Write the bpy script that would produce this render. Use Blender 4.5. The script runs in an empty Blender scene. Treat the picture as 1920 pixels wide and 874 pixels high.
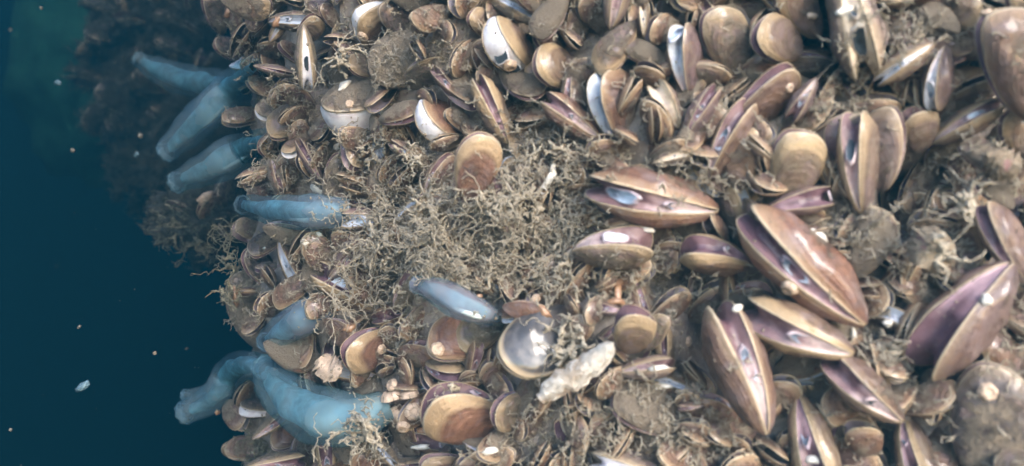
import bpy, math, random
import numpy as np
from mathutils import Vector, Matrix, noise as mnoise

random.seed(7); np.random.seed(7)
S = bpy.context.scene
COL = S.collection
R = math.radians

# ------------------------------------------------------------------ camera, world, sun, exposure
TANH = 0.69                                   # tan of half the horizontal field of view
cam_d = bpy.data.cameras.new('camera'); cam = bpy.data.objects.new('camera', cam_d); COL.objects.link(cam)
cam_d.sensor_fit = 'HORIZONTAL'; cam_d.angle = 2*math.atan(TANH)
cam_d.clip_start = 0.01; cam_d.clip_end = 100
cam.location = (0, 0, 0); cam.rotation_euler = (R(90), 0, 0)
S.camera = cam
cam_d.dof.use_dof = True; cam_d.dof.focus_distance = 0.44; cam_d.dof.aperture_fstop = 7.5
cam_d.lens_unit = 'FOV'

SUN = Vector((0.44, -0.74, 0.50)).normalized()
w = bpy.data.worlds.new('World'); S.world = w; w.use_nodes = True
nt = w.node_tree; nt.nodes.clear()
sky = nt.nodes.new('ShaderNodeTexSky'); sky.sky_type = 'NISHITA'; sky.sun_disc = False
sky.sun_elevation = math.asin(SUN.z); sky.sun_rotation = math.atan2(SUN.x, SUN.y)
bg = nt.nodes.new('ShaderNodeBackground'); bg.inputs[1].default_value = 0.15
wo = nt.nodes.new('ShaderNodeOutputWorld')
nt.links.new(sky.outputs[0], bg.inputs[0]); nt.links.new(bg.outputs[0], wo.inputs[0])
sd = bpy.data.lights.new('sun', 'SUN'); sd.energy = 1.0; sd.angle = R(30); sd.color = (1, 0.91, 0.82)
so = bpy.data.objects.new('sun', sd); COL.objects.link(so)
so.rotation_euler = (-SUN).to_track_quat('-Z', 'Y').to_euler()
S.view_settings.view_transform = 'Standard'; S.view_settings.look = 'None'
S.view_settings.exposure = 3.4; S.view_settings.gamma = 1
S.cycles.use_denoising = True; S.render.filter_size = 1.7
S.cycles.max_bounces = 8; S.cycles.diffuse_bounces = 8; S.cycles.glossy_bounces = 2
S.cycles.transmission_bounces = 4; S.cycles.volume_bounces = 0; S.cycles.transparent_max_bounces = 12
S.cycles.caustics_reflective = False; S.cycles.caustics_refractive = False
HAZE_DENSITY = 1.0
HAZE_COLOR = (0.004, 0.034, 0.057)

# ------------------------------------------------------------------ pixels to points on the bed
def ray(px, py):
    return Vector(((px-960)/960*TANH, 1.0, -(py-437)/960*TANH))
CX, CY, CR = 0.22, 0.75, 0.469                # the pile: an upright column
def bed_y(px, py=437):
    """distance along the view axis where the pixel's ray meets the mussel layer"""
    d = ray(px, py); a = d.x*d.x + d.y*d.y
    b = d.x*CX + d.y*CY; c = CX*CX + CY*CY - CR*CR
    q = b*b - a*c
    return (b - math.sqrt(q))/a if q > 0 else b/a
def at(px, py, y): return ray(px, py)*y
def px_size(y): return y*TANH/960
def project(v): return (960 + v.x/v.y/TANH*960, 437 - v.z/v.y/TANH*960)

# ------------------------------------------------------------------ node helpers
def mat(name):
    m = bpy.data.materials.new(name); m.use_nodes = True
    t = m.node_tree; t.nodes.clear()
    o = t.nodes.new('ShaderNodeOutputMaterial')
    return m, t, o
class G:
    def __init__(s, t): s.t = t
    def n(s, kind, **kw):
        x = s.t.nodes.new('ShaderNode'+kind)
        for k, v in kw.items():
            if hasattr(x, k): setattr(x, k, v)
        return x
    def l(s, a, b): s.t.links.new(a, b)
    def put(s, sock, v):
        if isinstance(v, (int, float)): sock.default_value = v
        elif isinstance(v, tuple): sock.default_value = v + ((1,) if len(v) == 3 and sock.type == 'RGBA' else ())
        else: s.l(v, sock)
    def math(s, op, a, b=0.0, c=None):
        x = s.n('Math', operation=op); s.put(x.inputs[0], a); s.put(x.inputs[1], b)
        if c is not None: s.put(x.inputs[2], c)
        return x.outputs[0]
    def step(s, v, lo, hi, a=0.0, b=1.0):
        x = s.n('MapRange', interpolation_type='SMOOTHSTEP'); s.put(x.inputs[0], v)
        for i, q in enumerate((lo, hi, a, b)): s.put(x.inputs[i+1], q)
        return x.outputs[0]
    def mix(s, f, a, b, mode='MIX'):
        x = s.n('Mix', data_type='RGBA', blend_type=mode); s.put(x.inputs[0], f)
        s.put(x.inputs[6], a); s.put(x.inputs[7], b); return x.outputs[2]
    def noise(s, vec, scale, detail=4, w=None, rough=0.55, dist=0.0):
        x = s.n('TexNoise', noise_dimensions='4D' if w is not None else '3D')
        if vec is not None: s.l(vec, x.inputs['Vector'])
        x.inputs['Scale'].default_value = scale; x.inputs['Detail'].default_value = detail
        x.inputs['Roughness'].default_value = rough; x.inputs['Distortion'].default_value = dist
        if w is not None: s.put(x.inputs['W'], w)
        return x.outputs[0]
    def bump(s, h, strength, dist, normal=None):
        x = s.n('Bump'); s.put(x.inputs['Height'], h); x.inputs['Strength'].default_value = strength
        x.inputs['Distance'].default_value = dist
        if normal is not None: s.l(normal, x.inputs['Normal'])
        return x.outputs[0]
    def bsdf(s, **kw):
        x = s.n('BsdfPrincipled')
        for k, v in kw.items(): s.put(x.inputs[k.replace('_', ' ')], v)
        return x

def make_shell_outer():
    m, t, o = mat('mussel_shell'); g = G(t)
    at_ = g.n('Attribute', attribute_name='growth'); gr = at_.outputs['Fac']
    oi = g.n('ObjectInfo'); rnd = g.math('MULTIPLY', oi.outputs['Random'], 60.0)
    col = oi.outputs['Color']; silt = oi.outputs['Alpha']
    tc = g.n('TexCoord'); ov = tc.outputs['Object']
    rim = g.n('Attribute', attribute_name='rim', attribute_type='OBJECT').outputs['Fac']
    n1 = g.noise(ov, 3.0, 5, rnd); n2 = g.noise(ov, 9.0, 7, rnd, 0.7, 0.4); n3 = g.noise(ov, 34, 4, rnd, 0.7); n4 = g.noise(ov, 5.0, 4, g.math('ADD', rnd, 9.0), 0.6, 0.8)
    gw = g.math('ADD', gr, g.math('MULTIPLY', g.math('SUBTRACT', n1, 0.5), 0.16))
    ring = g.math('SINE', g.math('MULTIPLY', gw, 71.0))
    ring2 = g.math('SINE', g.math('ADD', g.math('MULTIPLY', gw, 19.0), g.math('MULTIPLY', n2, 3.0)))
    rr = g.math('ADD', g.math('MULTIPLY', ring, 0.20), g.math('MULTIPLY', ring2, 0.30))
    rr = g.math('ADD', rr, 0.5)
    dark = g.mix(1.0, col, (0.50, 0.43, 0.41), 'MULTIPLY')
    base = g.mix(rr, dark, col)
    base = g.mix(g.step(n2, 0.45, 0.70, 0, 0.7), base, (0.215, 0.120, 0.072))
    base = g.mix(g.step(n4, 0.46, 0.64, 0, 0.7), base, (0.215, 0.150, 0.142))
    base = g.mix(g.step(n4, 0.44, 0.30, 0, 0.55), base, (0.20, 0.16, 0.115))
    worn = g.step(gr, 0.38, 0.10)
    base = g.mix(g.math('MULTIPLY', worn, 0.6), base, (0.25, 0.195, 0.185))
    lo = g.math('SUBTRACT', 0.955, g.math('MULTIPLY', rim, 0.15))
    rimf = g.step(gw, g.math('SUBTRACT', lo, 0.05), g.math('ADD', lo, 0.08))
    rimc = g.mix(0.8, col, (0.44, 0.32, 0.185))
    rimc = g.mix(g.step(ring, -0.2, 0.9, 0, 0.3), rimc, (0.34, 0.235, 0.14))
    base = g.mix(g.math('MULTIPLY', rimf, g.math('ADD', 0.25, g.math('MULTIPLY', rim, 0.75))), base, rimc)
    lip = g.step(gr, 0.972, 0.99)
    base = g.mix(g.math('MULTIPLY', lip, 0.7), base, (0.60, 0.50, 0.36))
    # settled silt
    ns = g.math('ADD', g.math('MULTIPLY', n2, 0.6), g.math('MULTIPLY', n1, 0.4))
    thr = g.math('SUBTRACT', 0.605, g.math('MULTIPLY', silt, 0.36))
    thr = g.math('ADD', thr, g.math('MULTIPLY', g.step(gr, 0.62, 1.0), 0.13))
    sm = g.math('MULTIPLY', g.step(ns, thr, g.math('ADD', thr, 0.07)), g.step(n3, 0.28, 0.5, 0.55, 1.0))
    siltc = g.mix(n3, (0.17, 0.13, 0.095), (0.37, 0.31, 0.235))
    base = g.mix(sm, base, siltc)
    sp = g.step(n3, 0.70, 0.76)
    base = g.mix(g.math('MULTIPLY', sp, 0.6), base, (0.5, 0.44, 0.38))
    base = g.mix(g.step(g.noise(ov, 21, 5, g.math('ADD', rnd, 3.0), 0.75), 0.40, 0.31, 0, 0.7), base, (0.10, 0.072, 0.06))
    rough = g.mix(sm, g.step(n2, 0.3, 0.7, 0.30, 0.62), (0.85, 0.85, 0.85))
    h = g.math('ADD', g.math('MULTIPLY', ring, 0.05), g.math('MULTIPLY', n3, 0.55))
    h = g.math('ADD', h, g.math('MULTIPLY', g.math('MULTIPLY', sm, n3), 1.6))
    h = g.math('ADD', h, g.math('MULTIPLY', n2, 0.8))
    b = g.bump(h, 0.9, 0.0022)
    p = g.bsdf(Base_Color=base, Roughness=rough, Normal=b)
    g.put(p.inputs['Coat Weight'], g.math('MULTIPLY', g.math('SUBTRACT', 1.0, sm), g.step(n4, 0.40, 0.62, 0.1, 0.8))); p.inputs['Coat Roughness'].default_value = 0.06
    g.l(p.outputs[0], o.inputs[0]); return m

def make_shell_gloss():
    m, t, o = mat('glossy_grey_shell'); g = G(t)
    gr = g.n('Attribute', attribute_name='growth').outputs['Fac']
    ov = g.n('TexCoord').outputs['Object']; n1 = g.noise(ov, 3, 4); n2 = g.noise(ov, 12, 5)
    gw = g.math('ADD', gr, g.math('MULTIPLY', g.math('SUBTRACT', n1, 0.5), 0.12))
    base = g.mix(g.step(n2, 0.4, 0.65), (0.055, 0.053, 0.056), (0.085, 0.075, 0.07))
    base = g.mix(g.math('MULTIPLY', g.math('SINE', g.math('MULTIPLY', gw, 40)), 0.25), base, (0.14, 0.13, 0.13))
    base = g.mix(g.step(gr, 0.93, 0.985), base, (0.42, 0.33, 0.22))
    base = g.mix(g.step(gr, 0.5, 0.15, 0, 0.8), base, (0.20, 0.14, 0.11))
    b = g.bump(g.math('ADD', g.noise(ov, 5, 2), g.math('MULTIPLY', n2, 0.12)), 0.5, 0.002)
    p = g.bsdf(Base_Color=base, Roughness=0.3, Normal=b)
    p.inputs['Specular IOR Level'].default_value = 0.25
    p.inputs['Coat Weight'].default_value = 0.9; p.inputs['Coat Roughness'].default_value = 0.02
    g.l(p.outputs[0], o.inputs[0]); return m

def make_shell_inner():
    m, t, o = mat('shell_nacre'); g = G(t)
    ov = g.n('TexCoord').outputs['Object']; n1 = g.noise(ov, 4, 3)
    gr = g.n('Attribute', attribute_name='growth').outputs['Fac']
    c = g.mix(n1, (0.40, 0.40, 0.46), (0.30, 0.22, 0.28))
    c = g.mix(g.step(gr, 0.93, 0.99), c, (0.60, 0.50, 0.34))
    p = g.bsdf(Base_Color=c, Roughness=0.25)
    g.l(p.outputs[0], o.inputs[0]); return m

def make_flesh():
    m, t, o = mat('mussel_flesh'); g = G(t)
    c = g.n('Attribute', attribute_name='tone').outputs['Color']
    oi = g.n('ObjectInfo'); ov = g.n('TexCoord').outputs['Object']
    rnd = g.math('MULTIPLY', oi.outputs['Random'], 40.0)
    n1 = g.noise(ov, 14, 4, rnd); n2 = g.noise(ov, 40, 3, rnd)
    c = g.mix(g.step(n1, 0.4, 0.75, 0, 0.45), c, g.mix(1.0, c, (0.60, 0.44, 0.50), 'MULTIPLY'))
    c = g.mix(g.step(n2, 0.6, 0.75, 0, 0.3), c, (0.6, 0.52, 0.48))
    b = g.bump(g.math('ADD', n1, g.math('MULTIPLY', n2, 0.4)), 0.4, 0.0012)
    p = g.bsdf(Base_Color=c, Roughness=0.42, Normal=b)
    p.inputs['Coat Weight'].default_value = 0.12; p.inputs['Coat Roughness'].default_value = 0.1
    p.inputs['Subsurface Weight'].default_value = 0.0
    g.l(p.outputs[0], o.inputs[0]); return m

def make_earthy(name, c1, c2, c3, scale, rough=0.9, bump=0.6, dist=0.003, spots=None):
    m, t, o = mat(name); g = G(t)
    tc = g.n('TexCoord'); ov = g.n('NewGeometry').outputs['Position']
    n1 = g.noise(ov, scale, 6, None, 0.62); n2 = g.noise(ov, scale*4.3, 5, None, 0.7)
    c = g.mix(g.step(n1, 0.35, 0.65), c1, c2)
    c = g.mix(g.step(n2, 0.5, 0.72), c, c3)
    if spots: c = g.mix(g.step(g.noise(ov, scale*2.1, 2), 0.62, 0.72), c, spots)
    b = g.bump(g.math('ADD', n1, n2), bump, dist)
    p = g.bsdf(Base_Color=c, Roughness=rough, Normal=b)
    g.l(p.outputs[0], o.inputs[0]); return m

def make_tunic():
    m, t, o = mat('sea_squirt_tunic'); g = G(t)
    pos = g.n('NewGeometry').outputs['Position']
    n1 = g.noise(pos, 45, 4); n2 = g.noise(pos, 260, 4)
    a = g.n('Attribute', attribute_name='along').outputs['Fac']
    oi = g.n('ObjectInfo').outputs['Color']
    c = g.mix(g.step(n1, 0.35, 0.7), oi, g.mix(1.0, oi, (1.5, 1.25, 1.1), 'MULTIPLY'))
    c = g.mix(g.step(n2, 0.60, 0.75, 0, 0.25), c, (0.36, 0.36, 0.32))
    b = g.bump(g.math('ADD', n1, g.math('MULTIPLY', n2, 0.3)), 0.45, 0.004)
    p = g.bsdf(Base_Color=c, Roughness=0.38, Normal=b)
    tl = g.n('BsdfTranslucent'); g.put(tl.inputs[0], c)
    tr = g.n('BsdfTransparent'); tr.inputs[0].default_value = (0.75, 0.92, 0.97, 1)
    m1 = g.n('MixShader'); m1.inputs[0].default_value = 0.40; g.l(p.outputs[0], m1.inputs[1]); g.l(tl.outputs[0], m1.inputs[2])
    lw = g.n('LayerWeight'); lw.inputs[0].default_value = 0.35
    f = g.step(lw.outputs['Facing'], 0.1, 0.95, 0.56, 0.90)
    m2 = g.n('MixShader'); g.l(f, m2.inputs[0]); g.l(m1.outputs[0], m2.inputs[1]); g.l(tr.outputs[0], m2.inputs[2])
    g.l(m2.outputs[0], o.inputs[0]); return m

def make_plain(name, col, rough=0.5, scale=300, var=0.4, bump=0.4, dist=0.001, coat=0.0):
    m, t, o = mat(name); g = G(t)
    pos = g.n('NewGeometry').outputs['Position']; n1 = g.noise(pos, scale, 5, None, 0.65)
    c = g.mix(g.step(n1, 0.35, 0.7), tuple(v*(1-var) for v in col), tuple(min(1, v*(1+var*0.6)) for v in col))
    p = g.bsdf(Base_Color=c, Roughness=rough, Normal=g.bump(n1, bump, dist))
    p.inputs['Coat Weight'].default_value = coat; p.inputs['Coat Roughness'].default_value = 0.08
    g.l(p.outputs[0], o.inputs[0]); return m

M = dict(
    outer=make_shell_outer(), gloss=make_shell_gloss(), inner=make_shell_inner(), flesh=make_flesh(), tunic=make_tunic(),
    bed=make_earthy('silty_bed', (0.22, 0.185, 0.165), (0.30, 0.255, 0.22), (0.39, 0.34, 0.28), 75, spots=(0.23, 0.16, 0.15)),
    farbed=make_earthy('shade_darkened_bed', (0.042, 0.042, 0.036), (0.062, 0.06, 0.048), (0.095, 0.09, 0.07), 60, bump=1.0, dist=0.006, spots=(0.08, 0.05, 0.045)),  # bed colour darkened to carry the shade and haze on the clumps
    farturf=make_earthy('dim_turf', (0.07, 0.07, 0.052), (0.11, 0.105, 0.078), (0.16, 0.15, 0.11), 60, dist=0.002),  # turf darkened likewise, distance and shadow put into its colour
    silt=make_earthy('silt', (0.22, 0.18, 0.135), (0.31, 0.26, 0.195), (0.40, 0.345, 0.265), 130, dist=0.0008),
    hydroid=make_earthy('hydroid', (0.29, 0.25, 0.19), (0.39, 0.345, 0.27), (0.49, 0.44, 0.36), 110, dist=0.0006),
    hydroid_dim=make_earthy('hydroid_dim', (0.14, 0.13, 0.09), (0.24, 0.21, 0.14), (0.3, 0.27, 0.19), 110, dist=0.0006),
    crust=make_earthy('crust', (0.19, 0.145, 0.10), (0.29, 0.23, 0.16), (0.40, 0.34, 0.25), 95, dist=0.002, spots=(0.26, 0.15, 0.14)),
    worn=make_earthy('worn_white_shell', (0.42, 0.33, 0.25), (0.70, 0.66, 0.59), (0.80, 0.78, 0.75), 70, rough=0.5, bump=1.0, dist=0.003, spots=(0.24, 0.17, 0.125)),
    white=make_plain('white_shell', (0.72, 0.69, 0.63), 0.3, 260, 0.25, 0.6, 0.0012, 0.5),
    cream=make_plain('cream_barnacle', (0.58, 0.44, 0.33), 0.55, 300, 0.3, 0.6, 0.001),
    orange=make_plain('orange_growth', (0.33, 0.19, 0.11), 0.3, 240, 0.4, 0.4, 0.001, 0.5),
    lining=make_plain('lining_in_shade', (0.035, 0.05, 0.065), 0.5, 200),  # near-black colour stands for the shade inside siphons and throats
    lumen=make_plain('siphon_rim', (0.24, 0.46, 0.58), 0.4, 200, 0.25),
    innards=make_plain('squirt_innards', (0.16, 0.33, 0.40), 0.6, 90, 0.45, 0.6, 0.003),
    gut=make_plain('pale_gut', (0.44, 0.50, 0.50), 0.25, 200, 0.2, 0.2, 0.0005, 0.6),
    flake=make_plain('blue_flake', (0.13, 0.22, 0.28), 0.6, 200, 0.3),
    fleck=make_plain('pale_fleck', (0.20, 0.18, 0.15), 0.5, 300, 0.3),
    glow=make_earthy('green_glow', (0.02, 0.12, 0.08), (0.035, 0.20, 0.13), (0.05, 0.26, 0.16), 25, dist=0.01),  # colour of the added green glow mass
)

# ------------------------------------------------------------------ mesh helpers
def obj(name, verts, faces, material, parent=None, smooth=True, attrs=None, mats=None, fmat=None):
    me = bpy.data.meshes.new(name)
    me.from_pydata([tuple(v) for v in verts], [], faces)
    for mm in (mats or [material]): me.materials.append(mm)
    if smooth: me.polygons.foreach_set('use_smooth', [True]*len(me.polygons))
    if fmat is not None: me.polygons.foreach_set('material_index', fmat)
    for k, v in (attrs or {}).items():
        v = np.asarray(v, dtype=np.float32)
        if v.ndim == 1:
            a = me.attributes.new(k, 'FLOAT', 'POINT'); a.data.foreach_set('value', v)
        else:
            a = me.attributes.new(k, 'FLOAT_COLOR', 'POINT')
            a.data.foreach_set('color', np.concatenate([v, np.ones((len(v), 1), np.float32)], 1).ravel())
    me.update()
    o = bpy.data.objects.new(name, me); COL.objects.link(o)
    if parent: o.parent = parent
    return o
def empty(name, matrix=None):
    o = bpy.data.objects.new(name, None); COL.objects.link(o); o.empty_display_size = 0.01
    if matrix is not None: o.matrix_world = matrix
    return o
def tag(o, label=None, cat=None, group=None, kind=None):
    if label: o['label'] = label
    if cat: o['category'] = cat
    if group: o['group'] = group
    if kind: o['kind'] = kind
    return o
def fbm(v, s, seed=0):
    return mnoise.fractal(Vector((v[0]*s+seed*13.7, v[1]*s-seed*7.1, v[2]*s+seed*3.3)), 0.8, 2.0, 4)

# ------------------------------------------------------------------ the mussel
NG, NP = 17, 44
def outline(ph, hv, hd):
    """closed outline from the beak along the belly edge to the round end and back along the hinge edge"""
    if ph < 0.5:
        x = (1-math.cos(ph*2*math.pi))/2; k = 0.62**0.55*0.38**0.45
        return (x, hv * x**0.62*(1-x)**0.46/(0.57**0.62*0.43**0.46))
    x = (1-math.cos((1-ph)*2*math.pi))/2
    return (x, -hd * x**0.85*(1-x)**0.50/(0.63**0.85*0.37**0.50))
class Variant: pass
VARS = []
for i in range(9):
    rs = random.Random(100+i); v = Variant()
    v.hv = rs.uniform(0.19, 0.25); v.hd = rs.uniform(0.30, 0.36); v.T = rs.uniform(0.135, 0.172)
    v.out = []
    for j in range(NP+1):
        ph = j/NP; x, y = outline(ph, v.hv, v.hd)
        wob = 1 + 0.03*math.sin(ph*9+i*2) + 0.016*math.sin(ph*23+i*5) + 0.009*math.sin(ph*61+i*3)
        v.out.append((x*(1+0.012*math.sin(ph*17+i)), y*wob))
    gs = [0.06, 0.16, 0.26, 0.36, 0.45, 0.54, 0.62, 0.69, 0.75, 0.80, 0.845, 0.885, 0.92, 0.95, 0.972, 0.988, 1.0]
    steps = sorted(rs.uniform(0.35, 0.93) for _ in range(3))
    def height(g, x, y):
        r = math.hypot(x, y)
        z = v.T*1.75*r**0.6*(max(0, 1-g**2.3))**0.85
        z += 0.0010*math.sin(g*40+i) + sum(-0.002/(1+math.exp((g-s)*70)) + 0.001 for s in steps)*min(1, g*2)
        z += (0.030*fbm((x, y, i), 3.2, i)+0.012*fbm((x, y, i), 9, i+3))*min(1, (1-g)*5)*min(1, r*3)
        return z
    V, gv, F, fm = [], [], [], []
    for g in gs:
        for (ox, oy) in v.out[:-1]:
            V.append((g*ox, g*oy, height(g, g*ox, g*oy))); gv.append(g)
    n = NP
    for a in range(len(gs)-1):
        for b in range(n):
            c = (b+1) % n
            F.append((a*n+b, (a+1)*n+b, (a+1)*n+c, a*n+c)); fm.append(0)
    V.append((0.004, 0, 0.01)); gv.append(0); cidx = len(V)-1
    for b in range(n): F.append((b, (b+1) % n, cidx)); fm.append(0)
    last = (len(gs)-1)*n
    prev = last
    for q, g in enumerate((0.985, 0.93, 0.8, 0.55, 0.25)):
        st = len(V)
        for (ox, oy) in v.out[:-1]:
            V.append((g*ox, g*oy, height(min(g, 0.999), g*ox, g*oy)*0.94 - (0.016 if q else 0.012))); gv.append(g)
        for b in range(n):
            c = (b+1) % n; F.append((prev+b, st+b, st+c, prev+c)); fm.append(0 if q == 0 else 1)
        prev = st
    v.meshes = {}
    for side in (1, -1):
        me = bpy.data.meshes.new('valve')
        vv = [(x, y, z*side) for x, y, z in V]
        # F winds outward for side -1; reversed for the other valve
        ff = F if side == -1 else [tuple(reversed(f)) for f in F]
        me.from_pydata(vv, [], ff); me.materials.append(M['outer']); me.materials.append(M['inner'])
        me.polygons.foreach_set('use_smooth', [True]*len(ff)); me.polygons.foreach_set('material_index', fm)
        a = me.attributes.new('growth', 'FLOAT', 'POINT'); a.data.foreach_set('value', np.array(gv, np.float32))
        me.update(); v.meshes[side] = me
    VARS.append(v)
# a second set in the glossy grey material
def glossy(me):
    c = me.copy(); c.materials[0] = M['gloss']; return c

HINGE = Vector((0.86, -0.51, 0)).normalized()
TINT = dict(
    brown=(0.205, 0.126, 0.086), red=(0.228, 0.118, 0.080), gold=(0.215, 0.145, 0.092), tan=(0.235, 0.180, 0.130), olive=(0.175, 0.148, 0.100),
    grey=(0.140, 0.126, 0.120), dark=(0.085, 0.072, 0.066), purple=(0.185, 0.128, 0.130), pale=(0.29, 0.24, 0.21), mud=(0.195, 0.155, 0.118), pink=(0.26, 0.178, 0.150))
RIM = dict(brown=.25, red=.35, gold=1.0, tan=.85, olive=.6, grey=.2, dark=.1, purple=.25, pale=.5, mud=.15, pink=.3)
FLESH = dict(   # near the beak, lips, middle, slit
    P=((0.50, 0.41, 0.40), (0.35, 0.25, 0.25), (0.22, 0.145, 0.155), (0.115, 0.06, 0.07)),
    W=((0.66, 0.58, 0.60), (0.74, 0.74, 0.78), (0.66, 0.68, 0.75), (0.50, 0.50, 0.56)),
    V=((0.38, 0.26, 0.29), (0.26, 0.16, 0.185), (0.165, 0.095, 0.115), (0.085, 0.045, 0.06)),
    B=((0.44, 0.38, 0.42), (0.44, 0.49, 0.57), (0.38, 0.44, 0.53), (0.16, 0.17, 0.22)),
    C=((0.62, 0.52, 0.38), (0.60, 0.52, 0.40), (0.48, 0.42, 0.36), (0.30, 0.25, 0.22)),
    D=((0.22, 0.15, 0.15), (0.20, 0.12, 0.12), (0.13, 0.08, 0.08), (0.07, 0.04, 0.045)))
lerp = lambda a, b, t: tuple(a[k]+(b[k]-a[k])*t for k in range(3))

def frame(u, p, y_tip, roll, pitch):
    tip = at(p[0], p[1], y_tip); e3 = (-tip).normalized()
    um = at(u[0], u[1], y_tip)
    d = tip-um; d -= e3*d.dot(e3); plen = d.length
    e1 = d.normalized(); ph = R(pitch)
    X = (e1*math.cos(ph) + e3*math.sin(ph)).normalized()
    L = plen/max(0.25, math.cos(ph))
    Y0 = e3.cross(e1).normalized(); Z0 = X.cross(Y0).normalized()
    r = R(roll); Y = (Y0*math.cos(r) + Z0*math.sin(r)).normalized(); Z = X.cross(Y).normalized()
    o = tip - X*L
    m = Matrix((X, Y, Z)).transposed().to_4x4(); m.translation = o
    return m, L, o

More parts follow.
